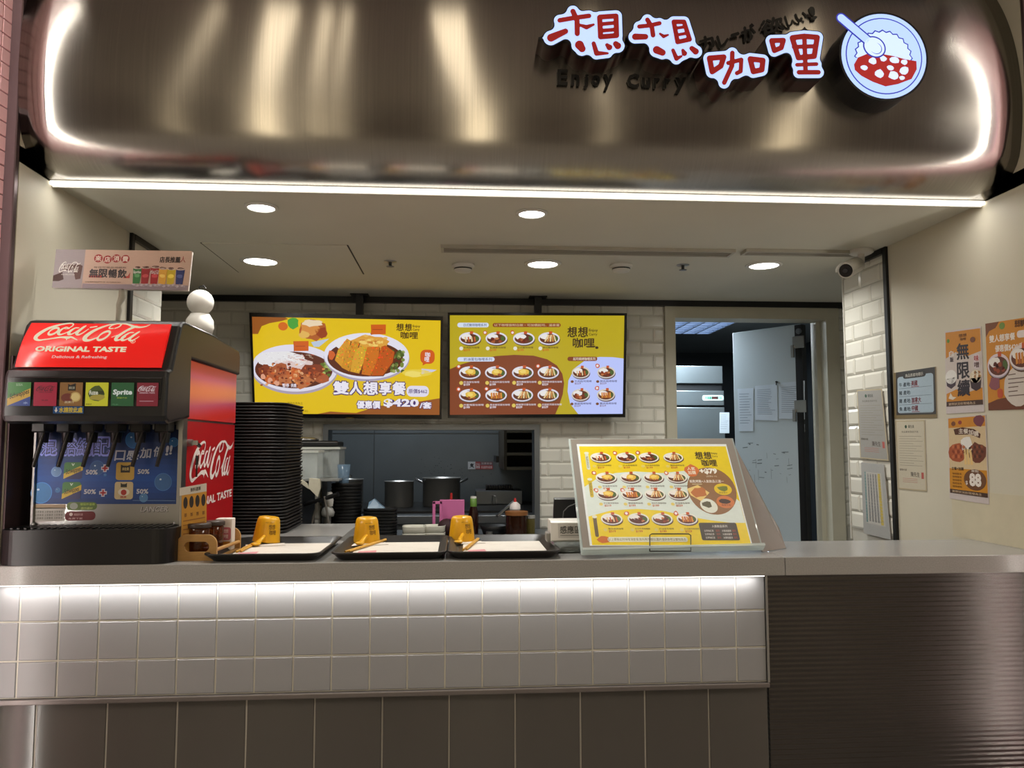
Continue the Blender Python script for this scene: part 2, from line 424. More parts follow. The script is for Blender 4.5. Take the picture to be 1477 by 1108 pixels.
# black trims
def trim(name, args, label):
    b = MB()
    for a in args: b.box(*a)
    struct(name, b, black_m, label, 'trim')
trim('trim_1', [(XL-.02, XL+.012, .766, .79, 1.0, ZC)], 'black vertical edge strip behind the drink machine')
trim('trim_2', [(XL-.02, XL+.014, .79, 1.14, ZC-.024, ZC)], 'black ceiling strip above the narrow tiled wall on the drink machine side')
trim('trim_3', [(-1.3, 4.2, YB-.03, YB+.009, ZC-.034, ZC)], 'black ceiling strip along the top of the back wall')
trim('trim_4', [(XR-.012, XR+.02, .773, .797, 0.9, ZC)], 'black vertical edge strip between tiles and poster wall')
trim('trim_5', [(XR-.014, XR+.02, .797, 1.17, ZC-.026, ZC)], 'black ceiling strip above the tiles beside the posters')

# doorway: frame, leaf, hinges
b = MB(); fw = .06
b.box(DX0, DX0+fw, YB-.02, YB+.13, 0, DZ1); b.box(DX1-fw-.02, DX1, YB-.02, YB+.13, 0, DZ1); b.box(DX0+fw, DX1-fw-.02, YB-.02, YB+.13, DZ1-.072, DZ1)
b.box(DX1-.105, DX1-fw-.02, YB+.06, YB+.13, 0, DZ1-.07)
dr = struct('door_1', b, frame_m, 'beige framed doorway with its pale steel door swung inwards', 'door')
hx, hy = 3.365, YB+.14
fe = onY(1058, 487, 2.62)      # far free edge
dirv = Vector((fe.x-hx, fe.y-hy, 0)); wd = dirv.length; ang = math.atan2(dirv.y, dirv.x)
RT = Matrix.Translation((hx, hy, 0)) @ Matrix.Rotation(ang, 4, 'Z')
b = MB(); b.box(.0, wd, -.03, .012, .05, 2.075, bev=.004, seg=1); b.xf(RT); leaf = obj('door_leaf', b, door_m, dr)
b = MB(); b.box(-.005, .035, .0125, .016, .05, 2.07); b.box(-.012, -.0005, -.03, .016, .05, 2.07); b.xf(RT); obj('edge_seal', b, black_m, leaf)
for z in (1.925, 1.53):
    b = MB(); b.box(-.03, .05, .0165, .022, z, z+.075, bev=.003, seg=1); b.box(.035, .055, .02, .035, z-.055, z+.02, bev=.002, seg=1)
    b.xf(RT); b2 = obj('hinge', b, steel, dr)
Rr = random.Random(5)
P = Print([RT @ Vector((wd, .0125, 1.45)), RT @ Vector((.05, .0125, 1.45)), RT @ Vector((.05, .0125, .9)), RT @ Vector((wd, .0125, .9))], (0, 0, 300, 320))
for k in range(34):
    x, y = Rr.uniform(30, 270), Rr.uniform(55, 190)
    (P.line(x, y, x+Rr.uniform(6, 26), y+Rr.uniform(-4, 3), Rr.uniform(1, 3.5), (110, 118, 124)) if k % 4 else P.line(x, y, x+1, y+Rr.uniform(10, 45), 1.3, (120, 128, 134)))
P.build('scuff_marks', M_print('print_paper'), leaf)
# back room behind the doorway
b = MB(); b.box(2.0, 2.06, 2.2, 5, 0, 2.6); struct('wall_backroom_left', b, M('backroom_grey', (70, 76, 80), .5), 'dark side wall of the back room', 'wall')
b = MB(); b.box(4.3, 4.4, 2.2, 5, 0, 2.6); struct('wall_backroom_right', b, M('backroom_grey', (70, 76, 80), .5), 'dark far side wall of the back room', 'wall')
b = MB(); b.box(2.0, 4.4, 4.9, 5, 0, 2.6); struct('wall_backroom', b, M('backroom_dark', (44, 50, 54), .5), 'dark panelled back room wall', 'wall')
b = MB(); b.box(2.0, 4.4, 2.2, 5, 2.22, 2.3); brc = struct('ceiling_backroom', b, M('backroom_ceiling', (120, 126, 128), .6), 'grey back room ceiling with panel joints', 'ceiling')
# pass-through window frame + kitchen beyond
b = MB(); y0, y1 = YB-.015, YB+.13
b.box(WX0, WX0+.028, y0, y1, WZ0, WZ1); b.box(WX1-.03, WX1, y0, y1, WZ0, WZ1); b.box(WX0+.028, WX1-.03, y0, y1, WZ1-.032, WZ1); b.box(WX0+.028, WX1-.03, y0, y1, WZ0-.02, WZ0+.004)
struct('window_1', b, steel_d, 'stainless framed pass-through opening into the kitchen', 'window')
b = MB(); b.box(-.6, 1.99, 3.62, 3.7, 0, 2.6); kw = struct('wall_kitchen', b, steel_d, 'stained stainless steel kitchen wall behind the pots', 'wall')
for x in (-.6, .39, 1.36): pass
for x0_, x1_, z0, z1 in ((-.6, .62, 1.42, 2.4), (.62, 1.40, 1.42, 2.4), (-.6, .62, .7, 1.415), (.62, 1.99, .7, 1.415), (1.40, 1.99, 1.42, 2.4)):
    b = MB(); b.box(x0_+.002, x1_-.002, 3.612, 3.62, z0+.002, z1-.002, bev=.002, seg=1); obj('panel', b, M('blue_stainless', (108, 116, 122), .34, .45, var=.22, scale=2.2, bump=.12, bscale=8), kw)
Rr = random.Random(9)
P = Print([onY(590, 640, 3.61), onY(720, 640, 3.61), onY(720, 710, 3.61), onY(590, 710, 3.61)], (590, 640, 720, 710))
for k in range(46):
    x, y = Rr.gauss(640, 22), Rr.gauss(676, 14)
    if 592 < x < 718 and 642 < y < 708: P.ell(x, y, Rr.uniform(.3, .8), Rr.uniform(.3, .8), (38, 42, 46), n=6)
P.build('grease_spots', M_print('print_paper'), kw)
b = MB(); b.box(-.6, -.55, 2.2, 3.7, 0, 2.6); struct('wall_kitchen_left', b, M('kitchen_white_tile', (150, 152, 152), .3), 'pale side wall of the kitchen', 'wall')
b = MB(); b.box(-.6, 2.0, 2.2, 3.7, 2.5, 2.56); struct('ceiling_kitchen', b, ceil_m, 'kitchen ceiling', 'ceiling')

# pink mosaic flank walls with brown metal edge posts
pink = M('pink_mosaic', (240, 190, 194), .25, var=.05, scale=20)
pgrout = M('mauve_grout', (120, 92, 104), .8)
def flank(name, xe, ye, xo, yo, side, label):
    # wall from edge (xe,ye) beside the stall out towards the viewer (xo,yo)
    d = Vector((xo-xe, yo-ye, 0)); L = d.length; d.normalize()
    nrm = Vector((-d.y, d.x, 0)); nrm = nrm if nrm.x*side < 0 else -nrm     # towards the opening
    b = MB(); e = Vector((xe, ye, 0)); f = Vector((xo, yo, 0)); t = -nrm*.12; z = Vector((0, 0, 3.3))
    b.prism([e, f, f+t, e+t], z)
    wl = struct(name, b, pgrout, label, 'wall')
    U = d if side > 0 else -d
    org = e if side > 0 else f
    U2 = U; V2 = Vector((0, 0, 1))
    if U2.cross(V2).dot(nrm) < 0: U2 = -U2; org = f if org == e else e
    near = (org-e).length < .01
    wI = .1375 if near else L
    # individual tiles nearest the stall, one joined field beyond
    k = 3; pw = .0435
    o1 = e if near else e+(-U2)*(k*pw)
    tile_wall(wl, o1+Vector((0, 0, 1.55)), U2, V2, k*pw, 1.6, pw, pw, .003, .001, .005, pink, stagger=0)
    mb = MB(); nn = U2.cross(V2)
    m = int((L-k*pw)/pw); d2 = (e-f).normalized() if not near else (f-e).normalized()
    for i in range(-k, m):
        for j in range(74):
            if i < 0 and .02+(j+1)*pw > 1.555: continue
            c = e+(f-e).normalized()*((k+i)*pw)
            p = [c+(f-e).normalized()*.0015, c+(f-e).normalized()*(pw-.0015)]
            z0, z1 = .02+j*pw, .02+(j+1)*pw-.003
            q = [p[0]+nn*.004+Vector((0, 0, z0)), p[1]+nn*.004+Vector((0, 0, z0)), p[1]+nn*.004+Vector((0, 0, z1)), p[0]+nn*.004+Vector((0, 0, z1))]
            mb.add(q, [(0, 1, 2, 3)])
    o = obj('mosaic_field', mb, pink, wl); o['kind'] = 'stuff'
    return wl, e, f, nrm
fl, fe_, ff_, fn_ = flank('wall_flank_left', XL-.035, -.012, -.107, -.25, -1, 'pink mosaic flank wall at the drink machine end')
fr, ge_, gf_, gn_ = flank('wall_flank_right', XR+.075, -.06, XR+.075+.025, -.30, 1, 'pink mosaic flank wall at the poster end')
b = MB(); b.box(XL-.033, XL-.001, -.022, -.0, 0, 3.3, bev=.003, seg=1); struct('trim_6', b, brown_metal, 'brown metal edge post left of the drink machine', 'trim')
b = MB(); b.box(XR+.001, XR+.07, -.059, -.041, 0, 3.3, bev=.003, seg=1); struct('trim_7', b, brown_metal, 'brown metal edge post at the far end of the steel fascia', 'trim')
b = MB(); b.box(XL, XL+.006, .005, .60, ZT+.001, 1.60); struct('trim_8', b, brown_metal, 'brown splash panel on the wall behind the drink machine', 'trim')

# ------------------------------------------------------------------ steel fascia (barrel-shaped)
prof = [(.168, 2.183), (.150, 2.182), (.110, 2.187), (.075, 2.197), (.049, 2.211), (.024, 2.231), (.006, 2.252), (-.007, 2.276)]
R0, cz, cy = .82, 2.475, -.033+.82
for k in range(0, 41):
    z = 2.30+k*.02
    prof.append((cy-math.sqrt(R0*R0-(z-cz)**2), z))
prof += [(prof[-1][0]+.02, 3.3)]
me = bpy.data.meshes.new('steel_skin'); nx = 40
vs = [(XL+.001+(XR-XL-.002)*i/nx, y, z) for (y, z) in prof for i in range(nx+1)]
fs = [(j*(nx+1)+i, j*(nx+1)+i+1, (j+1)*(nx+1)+i+1, (j+1)*(nx+1)+i) for j in range(len(prof)-1) for i in range(nx)]
me.from_pydata(vs, [], fs)
uv = me.uv_layers.new(name='UVMap')
for p in me.polygons:
    p.use_smooth = True
    for li in p.loop_indices:
        vi = me.loops[li].vertex_index; uv.data[li].uv = ((vi % (nx+1))/nx*3, (vi//(nx+1))/len(prof))
brushed = M('brushed_steel', (164, 160, 154), .22, 1, var=.10, scale=9, aniso=1.0, arot=.25, stretch=(24, 1, .25))
n_, l_ = brushed.node_tree.nodes, brushed.node_tree.links
gb = n_.new('ShaderNodeBsdfAnisotropic'); gb.distribution = 'GGX'; gb.inputs['Roughness'].default_value = .20; gb.inputs['Anisotropy'].default_value = .62
pb_ = n_['Principled BSDF']; l_.new(pb_.inputs['Base Color'].links[0].from_socket, gb.inputs['Color'])
l_.new(pb_.inputs['Tangent'].links[0].from_socket, gb.inputs['Tangent']); l_.new(gb.outputs[0], n_['Material Output'].inputs['Surface'])
me.materials.append(brushed)
fas = thing('steel_fascia', 'curved brushed stainless fascia over the whole stall front', 'fascia', (1.5, .05, 2.18), kind='structure')
o = obj('steel_skin', me, None, fas)
md = o.modifiers.new('thick', 'SOLIDIFY'); md.thickness = .004; md.offset = -1

def led_strip(name, label, boxes, col, strength, parent=None):
    b = MB()
    for a in boxes: b.box(*a)
    t = thing(name, label, 'light', ((boxes[0][0]+boxes[0][1])/2, (boxes[0][2]+boxes[0][3])/2, boxes[0][4]))
    obj('diffuser', b, M(name+'_glow', col, .5, emit=strength), t)
    return t
t = led_strip('led_strip', 'long white light strip under the steel fascia', [(XL+.005, XR-.005, .160, .176, ZC-.012, ZC-.001)], (255, 250, 240), 3.2)
b = MB(); b.box(XL+.004, XR-.004, .177, .184, ZC-.016, ZC-.0005); obj('channel', b, white_p, t)
area_light('strip_glow', (1.52, .168, ZC-.016), (0, 0, 0), 3.05, .014, E_STRIP, (1, .96, .90), t)

# ------------------------------------------------------------------ counter
quartz = M('grey_quartz', (152, 151, 149), .22, var=.14, scale=260, bump=.02)
YF = -.05; XS = 2.245
b = MB(); b.box(XL+.001, XS-.0006, YF, .45, .946, ZT, bev=.0025); b.box(XL+.001, .84, .4495, 1.04, .946, ZT)
obj_ = obj('countertop', b, quartz); tag(obj_, 'long grey quartz counter slab under the trays and drink machine', 'countertop')
b = MB(); b.box(XS+.0006, XR-.001, YF, .32, .946, ZT, bev=.0025)
tag(obj('countertop', b, quartz), 'short empty grey quartz counter slab beside the poster wall', 'countertop')
cb = thing('counter_front', 'counter front of white square tiles above dark base tiles', 'counter', (1.0, .05, 0))
b = MB(); b.box(XL+.001, 2.2, .004, .30, .622, .9455); obj('backing', b, M('bright_grout', (206, 202, 190), .8), cb)
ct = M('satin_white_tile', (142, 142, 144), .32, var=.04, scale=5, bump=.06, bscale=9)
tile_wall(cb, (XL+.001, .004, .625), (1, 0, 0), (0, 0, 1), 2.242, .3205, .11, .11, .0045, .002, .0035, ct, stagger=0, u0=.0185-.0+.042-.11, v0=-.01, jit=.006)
b = MB(); b.box(2.2, 2.207, -.006, .30, .622, .9455); obj('edge_trim', b, steel, cb)
b = MB(); b.box(XL+.001, 2.206, -.008, .03, .606, .621, bev=.003); obj('ledge', b, M('ledge_steel', (120, 114, 112), .4, .7), cb)
b = MB(); b.box(XL+.001, 2.206, .019, .30, 0, .606); obj('base_backing', b, M('light_grout', (170, 165, 156), .7), cb)
bt = M('taupe_base_tile', (80, 77, 73), .16, var=.08, scale=3, bump=.03, bscale=12)
tile_wall(cb, (XL+.001, .019, .0), (1, 0, 0), (0, 0, 1), 2.247, .605, .1955, .70, .0048, .0015, .003, bt, stagger=0, u0=.0685+.042-.1955, v0=-.095, name='base_tile', jit=.004)
# steel cabinet side with fine horizontal brushing
pm = M('ribbed_steel', (86, 83, 81), .26, 1, var=.10, scale=3, aniso=.8)
n_, l_ = pm.node_tree.nodes, pm.node_tree.links
tc = n_.new('ShaderNodeTexCoord'); wv = n_.new('ShaderNodeTexWave'); wv.bands_direction = 'Z'; wv.inputs['Scale'].default_value = 21; wv.inputs['Distortion'].default_value = .25; wv.inputs['Detail'].default_value = 1
l_.new(tc.outputs['Object'], wv.inputs['Vector'])
bp = n_.new('ShaderNodeBump'); bp.inputs['Strength'].default_value = .3; bp.inputs['Distance'].default_value = .003
l_.new(wv.outputs['Fac'], bp.inputs['Height']); l_.new(bp.outputs[0], n_['Principled BSDF'].inputs['Normal'])
b = MB(); b.box(2.2125, XR-.001, .018, .05, 0, .9455)
tag(obj('steel_cladding', b, pm), 'dark brushed steel panel under the empty end of the counter', 'panel')
t = led_strip('led_strip', 'hidden warm light strip under the counter overhang washing the white tiles', [(XL+.005, 2.19, -.026, -.018, .940, .9458)], (255, 246, 232), 4.0)
area_light('under_glow', (1.07, -.020, .938), (-.1, 0, 0), 2.2, .008, E_UNDER, (1, .96, .91), t)

# ================================================================== LAMPS
glow_w = M('downlight_glow', (255, 253, 246), .5, emit=12)
def downlight(px, py, r, label, cool=1.0, power=1.0):
    p = onZ(px, py, ZC)
    t = thing('ceiling_downlight', label, 'ceiling light', (p.x, p.y, ZC), group='round downlights in the stall ceiling')
    b = MB(); b.lathe([(r*1.0, ZC-.001), (r*1.28, ZC-.001), (r*1.28, ZC-.004), (r*1.05, ZC-.009), (r*1.0, ZC-.006)], p.x, p.y, cap=False); obj('trim_ring', b, white_p, t)
    b = MB(); b.lathe([(.001, ZC-.006), (r, ZC-.005)], p.x, p.y, cap=False); obj('lens', b, glow_w, t)
    d = bpy.data.lights.new('lamp', 'AREA'); d.shape = 'DISK'; d.size = r*1.9; d.energy = E_DOWN*power; d.color = (1, .98*cool, .92*cool); d.spread = 2.6
    o = bpy.data.objects.new('lamp', d); C.objects.link(o); o.parent = t; o.location = (0, 0, -.012)
downlight(377, 298, .046, 'small round downlight nearest the drink machine, close to the steel fascia', power=.8)
downlight(767, 307, .046, 'small round downlight in front of the long ceiling vent', power=.8)
downlight(376, 376, .072, 'large round downlight in the ceiling hatch')
downlight(783, 380, .068, 'large round downlight between the two smoke detectors')
downlight(1102, 382, .066, 'large round downlight in front of the doorway')
# fill lamps added over the aisle, kept outside the fascia's reflection
hall_glow = M('hall_glow', (255, 238, 214), .5, emit=9)
def hall_fill(x, y, sx, sy, label, power=1):
    t = thing('hall_fill', label, 'ceiling light', (x, y, 3.3), group='fill lamps added over the aisle')
    b = MB(); b.box(x-sx/2, x+sx/2, y-sy/2, y+sy/2, 3.27, 3.3); obj('glow_panel', b, hall_glow, t)
    b = MB()
    b.box(x-sx/2-.015, x-sx/2, y-sy/2, y+sy/2, 3.265, 3.3); b.box(x+sx/2, x+sx/2+.015, y-sy/2, y+sy/2, 3.265, 3.3); obj('lamp_frame', b, black_m, t)
    if power > 3: area_light('lamp', (x, y, 3.262), (0, 0, 0), sx, sy, E_HALL*power, (1, .98, .95), t)
hall_fill(-3.0, -2.9, 1.4, 1.6, 'large unseen fill lamp added far out past the drink machine', 4)
hall_fill(5.8, -2.9, 1.4, 1.6, 'large unseen fill lamp added far out past the posters', 4)
# tall light columns of the shops across the aisle
for x, sx, st, lab in ((-1.50, .10, 1.4, 'faint tall light column farthest along the drink machine side'), (-.62, .20, 4.5, 'bright tall light column across the aisle on the drink machine side'), (-.14, .10, 2.0, 'slim tall light column beside the bright one'), (.08, .07, 1.8, 'narrow tall light column next to the slim one'), (1.45, .22, 4.5, 'bright tall light column straight across the aisle'), (2.74, .10, 1.2, 'faint tall light column across from the menu stand'), (4.6, .25, 2.5, 'tall light column across the aisle on the poster side')):
    t = thing('standing_lamp', lab, 'light', (x, -5.5, 0), group='light columns across the aisle')
    b = MB(); b.box(x-sx/2, x+sx/2, -5.5, -5.47, .3, 3.2); obj('diffuser', b, M('column_glow_%d' % (st*10), (255, 236, 200), .5, emit=st), t)
    b = MB(); b.box(x-sx/2-.03, x+sx/2+.03, -5.6, -5.501, 0, 3.3); obj('casing', b, brown_metal, t)
# glowing lines added to the hall ceiling, angled to lengthen the fascia streaks
for x0, x1, sx, st, lab in ((-.62, .583, .12, 3.2, 'broad added ceiling light line on the drink machine side'), (-.14, .75, .05, 2.2, 'thin ceiling light line beside the broad one'), (.08, .83, .04, 1.8, 'second thin added ceiling light line beside the broad one'), (1.45, 1.215, .13, 3.2, 'broad added ceiling light line in the middle of the aisle'), (-1.50, .34, .06, 1.5, 'faint added ceiling light line farthest out on the drink machine side'), (2.74, 1.77, .07, 1.2, 'faint added ceiling light line across from the menu stand'), (4.6, 2.65, .12, 2.0, 'added ceiling light line on the poster side')):
    b = MB(); b.prism([(x0-sx/2, -5.4, 3.285), (x0+sx/2, -5.4, 3.285), (x1+sx/2, -.35, 3.285), (x1-sx/2, -.35, 3.285)], (0, 0, .0145))
    tag(obj('streak_line', b, M('line_glow_%d' % (st*10), (255, 238, 208), .5, emit=st)), lab, 'ceiling light', 'light lines added to the aisle ceiling')
# vertical light lines on the outer ends of the pink flank walls
for p, nm, lab in ((ff_, fn_, 'upright light line on the flank wall end by the drink machine'), (gf_, gn_, 'upright light line on the flank wall end by the posters')):
    t = thing('wall_light', lab, 'light', (p.x, p.y-.02, .2))
    s_ = 1 if nm.x > 0 else -1
    b = MB(); b.box(min(p.x-s_*.012, p.x+s_*.036), max(p.x-s_*.012, p.x+s_*.036), p.y-.03, p.y-.0185, .18, 3.1); obj('housing', b, brown_metal, t)
    s_ = 1 if nm.x > 0 else -1
    b = MB(); b.box(p.x+s_*.030, p.x+s_*.036, p.y-.018, p.y-.006, .2, 3.08); obj('diffuser', b, M('wall_light_glow', (255, 246, 230), .5, emit=4.5), t)
    area_light('lamp', (p.x+s_*.033, p.y-.004, 1.64), (PI/2, 0, s_*.6),   .006, 2.8, E_WALL, (1, .95, .88), t)
# back room louvre lamp
pz = 2.22
t = thing('louvre_lamp', 'cool white louvred lamp on the back room ceiling', 'ceiling light', (2.84, 3.0, pz))
lx0, lx1, ly0, ly1 = 2.52, 3.16, 2.72, 3.32
b = MB(); b.box(lx0, lx1, ly0, ly1, pz-.012, pz-.001); obj('glow_panel', b, M('louvre_glow', (214, 232, 255), .5, emit=3.0), t)
for k in range(7):
    x = lx0+(lx1-lx0)*k/6; b = MB(); b.box(x-.006, x+.006, ly0, ly1, pz-.05, pz-.012); obj('louvre', b, M('louvre_metal', (170, 184, 205), .3, .6), t)
for k in range(7):
    y = ly0+(ly1-ly0)*k/6; b = MB(); b.box(lx0, lx1, y-.006, y+.006, pz-.05, pz-.012); obj('cross_louvre', b, M('louvre_metal', (170, 184, 205), .3, .6), t)
area_light('lamp', (2.84, 3.0, pz-.056), (0, 0, 0),     .6, .58, 40, (.82, .92, 1), t)
# kitchen lamp above the stove
t = thing('kitchen_lamp', 'dim kitchen ceiling lamp above the stove', 'ceiling light', (.9, 2.9, 2.5))
b = MB(); b.box(.4, 1.4, 2.85, 2.95, 2.46, 2.5); obj('tube_cover', b, M('kitchen_glow', (220, 235, 255), .5, emit=2), t)
area_light('lamp', (.9, 2.9, 2.455), (0, 0, 0), 1.0, .1, E_KITCH, (.9, .96, 1), t)

# ================================================================== CEILING FITTINGS
def vent(xa, xb, ya, yb, label):
    t = thing('ceiling_vent', label, 'vent', ((xa+xb)/2, (ya+yb)/2, ZC), group='slot vents')
    b = MB(); w_ = .012; z0 = ZC-.014
    b.box(xa, xb, ya, ya+w_, z0, ZC-.0005); b.box(xa, xb, yb-w_, yb, z0, ZC-.0005); b.box(xa, xa+w_, ya+w_, yb-w_, z0, ZC-.0005); b.box(xb-w_, xb, ya+w_, yb-w_, z0, ZC-.0005)
    obj('frame', b, M('vent_grey', (176, 172, 160), .5), t)
    n = 4
    for k in range(n):
        y = ya+w_+(yb-ya-2*w_)*(k+.5)/n; b = MB(); b.box(xa+w_, xb-w_, y-.003, y+.003, z0+.003, ZC-.002); obj('slat', b, M('vent_slat', (150, 147, 136), .5), t)
vent(1.187, 2.46, .862, .955, 'long slot vent in the ceiling between the downlights')
vent(2.50, 3.06, .845, .915, 'shorter slot vent in the ceiling leading to the security camera')
def detector(px, py, label):
    p = onZ(px, py, ZC); t = thing('smoke_detector', label, 'smoke detector', (p.x, p.y, ZC), group='smoke detectors')
    b = MB(); b.lathe([(.052, ZC-.0005), (.054, ZC-.006), (.05, ZC-.014), (.001, ZC-.014)], p.x, p.y, cap=False); obj('base', b, white_p, t)
    b = MB(); b.lathe([(.042, ZC-.0142), (.042, ZC-.026), (.036, ZC-.034), (.001, ZC-.036)], p.x, p.y, cap=False); obj('cover', b, white_p, t)
    b = MB(); b.lathe([(.0425, ZC-.018), (.0428, ZC-.024)], p.x, p.y, cap=False); obj('vent_slit', b, black_m, t)
detector(668, 382, 'white smoke detector under the end of the long vent, nearer the drink machine')
detector(896, 382, 'white smoke detector on the doorway side of the middle downlight')
def sprinkler(px, py, label):
    p = onZ(px, py, ZC); t = thing('sprinkler_head', label, 'sprinkler', (p.x, p.y, ZC), group='sprinkler heads')
    b = MB(); b.lathe([(.03, ZC-.0005), (.028, ZC-.004), (.012, ZC-.006)], p.x, p.y, cap=False); obj('rosette', b, steel, t)
    b = MB(); b.lathe([(.007, ZC-.0045), (.007, ZC-.022), (.018, ZC-.024), (.018, ZC-.026), (.001, ZC-.027)], p.x, p.y, n=14, cap=False); obj('nozzle', b, steel_d, t)
sprinkler(563, 377, 'small sprinkler head beside the ceiling hatch')
sprinkler(985, 382, 'small sprinkler head in front of the doorway')
# security camera
p = onZ(1242, 361, ZC)
t = thing('security_camera', 'white bullet security camera hung from the ceiling above the tiled strip', 'camera', (p.x, p.y, ZC))
b = MB(); b.lathe([(.05, ZC-.0005), (.05, ZC-.012), (.04, ZC-.018), (.001, ZC-.018)], p.x, p.y, cap=False); obj('base', b, white_p, t)
b = MB(); b.tube([(p.x, p.y, ZC-.018), (p.x, p.y, ZC-.05), (p.x-.03, p.y-.02, ZC-.066)], [.014, .014, .012]); obj('bracket', b, white_p, t)
a0, a1 = Vector((p.x-.02, p.y-.005, ZC-.066)), Vector((p.x-.125, p.y-.10, ZC-.115))
b = MB(); b.tube([a0, a0+(a1-a0)*.04, a1], [.02, .031, .033], n=20); obj('housing', b, white_p, t)
d = (a1-a0).normalized()
b = MB(); b.tube([a1+d*.0005, a1+d*.004], [.028, .026], n=20); hs = obj('lens_plate', b, black_m, t)
b = MB(); b.tube([a1+d*.0045, a1+d*.008], [.012, .010], n=16); obj('lens', b, M('lens_glass', (30, 32, 40), .05, coat=1), hs)
uu = Vector((0, 0, 1)); uu = (uu-d*uu.dot(d)).normalized(); ww = d.cross(uu)
b = MB(); pts = []
for k in range(9):
    a = PI*k/8; pts.append(uu*math.sin(a)*.037+ww*math.cos(a)*.037)
vs = [a0+d*.02+q for q in pts]+[a1+d*.018+q for q in pts]
b.add(vs, [(i, i+1, 10+i, 9+i) for i in range(8)], 0, True); o = obj('sun_shield', b, white_p, t); md = o.modifiers.new('s', 'SOLIDIFY'); md.thickness = .002

# ================================================================== SIGN LETTERS ON THE FASCIA
red = M('sign_red', (150, 24, 22), .5, emit=.5)
face = M('sign_face_glow', (176, 200, 255), .5, emit=1.0)
side_m = M('sign_side_dark', (44, 12, 14), .35, var=.1)
edge_m = M('sign_edge_black', (10, 8, 14), .4)
G1 = [(22, [(28, 110), (100, 97), (180, 86)]), (24, [(96, 62), (118, 110), (120, 180)]), ([34, 24], [(-16, 202), (58, 168)]), ([12, 20, 10], [(135, 135), (168, 146), (205, 132)]),
      (24, [(238, 92), (322, 86), (326, 190), (242, 197), (236, 94)]), (18, [(240, 130), (322, 122)]), (18, [(240, 165), (322, 158)]),
      ([38, 30], [(132, 240), (146, 260)]), ([18, 22, 10], [(206, 232), (222, 284), (280, 284)]), ([16, 26], [(276, 240), (288, 252)]), ([24, 30], [(322, 234), (332, 244)])]
G2 = [(20, [(445, 142), (500, 136), (552, 124)]), (22, [(488, 106), (512, 146), (518, 188)]), ([28, 24], [(424, 196), (478, 196)]), ([10, 16, 8], [(555, 180), (574, 194), (598, 186)]),
      (22, [(628, 116), (682, 116), (712, 210), (648, 224), (628, 118)]), (15, [(640, 150), (694, 142)]), (15, [(648, 186), (702, 176)]),
      ([34, 28], [(538, 266), (568, 280)]), ([16, 20, 10], [(624, 268), (642, 312), (668, 300)]), ([14, 24], [(676, 268), (684, 284)]), ([22, 28], [(724, 258), (744, 274)])]
G3 = [(26, [(818, 310), (894, 304), (878, 352), (832, 382), (818, 312)]), (22, [(940, 282), (938, 350), (896, 440)]), (20, [(918, 336), (988, 318), (984, 380), (964, 390)]),
      (26, [(1036, 314), (1104, 322), (1098, 372), (1052, 382), (1036, 316)])]
G4 = [(24, [(1152, 216), (1216, 214), (1204, 254), (1166, 270), (1152, 218)]), (26, [(1266, 200), (1330, 192), (1400, 198), (1382, 300), (1296, 308), (1264, 202)]), (22, [(1330, 196), (1334, 384)]),
      (20, [(1272, 250), (1390, 246)]), (18, [(1288, 346), (1394, 342)]), (22, [(1298, 386), (1404, 386)])]
YS = -.12
def crop_to_world(x, y, Y): return onY(800+x/3.6925, y/3.6925, Y)
ori, ex, ey = crop_to_world(0, 0, YS), None, None
ex = (crop_to_world(1477, 277, YS)-crop_to_world(0, 277, YS))/1477
ey = (crop_to_world(700, 554, YS)-crop_to_world(700, 0, YS))/554
def sp(x, y, dy=0): return ori+ex*x+ey*y+Vector((0, dy, 0))
def sign_letter(strokes, label, fillbox=None):
    xs_ = [q[0] for s_ in strokes for q in s_[1]]; ys_ = [q[1] for s_ in strokes for q in s_[1]]
    strokes = [([v*1.22 for v in s_[0]] if isinstance(s_[0], list) else s_[0]*1.12, s_[1]) for s_ in strokes]
    X, Y, D = stroke_field(strokes, min(xs_)-64, min(ys_)-64, max(xs_)+64, max(ys_)+64, 4.0)
    t = thing('sign_letter', label, 'sign letter', sp((min(xs_)+max(xs_))/2, max(ys_), .07), group='lit letters on the steel fascia')
    def cap(Dv, off, mat, name, depth=0):
        V, Fs, B = march(X, Y, Dv); mb = MB(); n = len(V)
        mb.add([sp(a, b_, off) for a, b_ in V], Fs)
        if depth:
            mb.add([sp(a, b_, off) for a, b_ in V]+[sp(a, b_, off+depth) for a, b_ in V], [(a, b_, n+b_, n+a) for a, b_ in B])
            mb.add([sp(a, b_, off+depth) for a, b_ in V], [f[::-1] for f in Fs])
        me = bpy.data.meshes.new(name); me.from_pydata(mb.v, [], mb.f); me.materials.append(mat)
        return obj(name, me, None, t)
    GX, GY = np.meshgrid(X, Y)
    def closed(grow, back):
        V, Fs, B = march(X, Y, D-grow); bp_ = np.array([V[i] for e in B for i in e]); out = np.full(D.shape, 1e9)
        for k in range(0, len(bp_), 64): out = np.minimum(out, np.hypot(GX[..., None]-bp_[k:k+64, 0], GY[..., None]-bp_[k:k+64, 1]).min(-1))
        return np.where(D < grow, back-out, back+out)
    cap(closed(52, 29), 0, edge_m, 'front_edge', .014); cap(closed(51.5, 29), .0142, side_m, 'side_return', .095)
    cap(closed(47, 29), -.0012, face, 'glowing_face'); cap(D, -.0024, red, 'stroke')
    for x, y in ((sum(xs_)/len(xs_)-40, sum(ys_)/len(ys_)), (sum(xs_)/len(xs_)+40, sum(ys_)/len(ys_))):
        pass
sign_letter(G1, 'red and white lit character sign farthest from the round bowl sign')
sign_letter(G2, 'second red and white lit character sign, left of the small katakana slogan')
sign_letter(G3, 'third red and white lit character sign, lowest of the four')
sign_letter(G4, 'red and white lit character sign next to the round bowl sign')
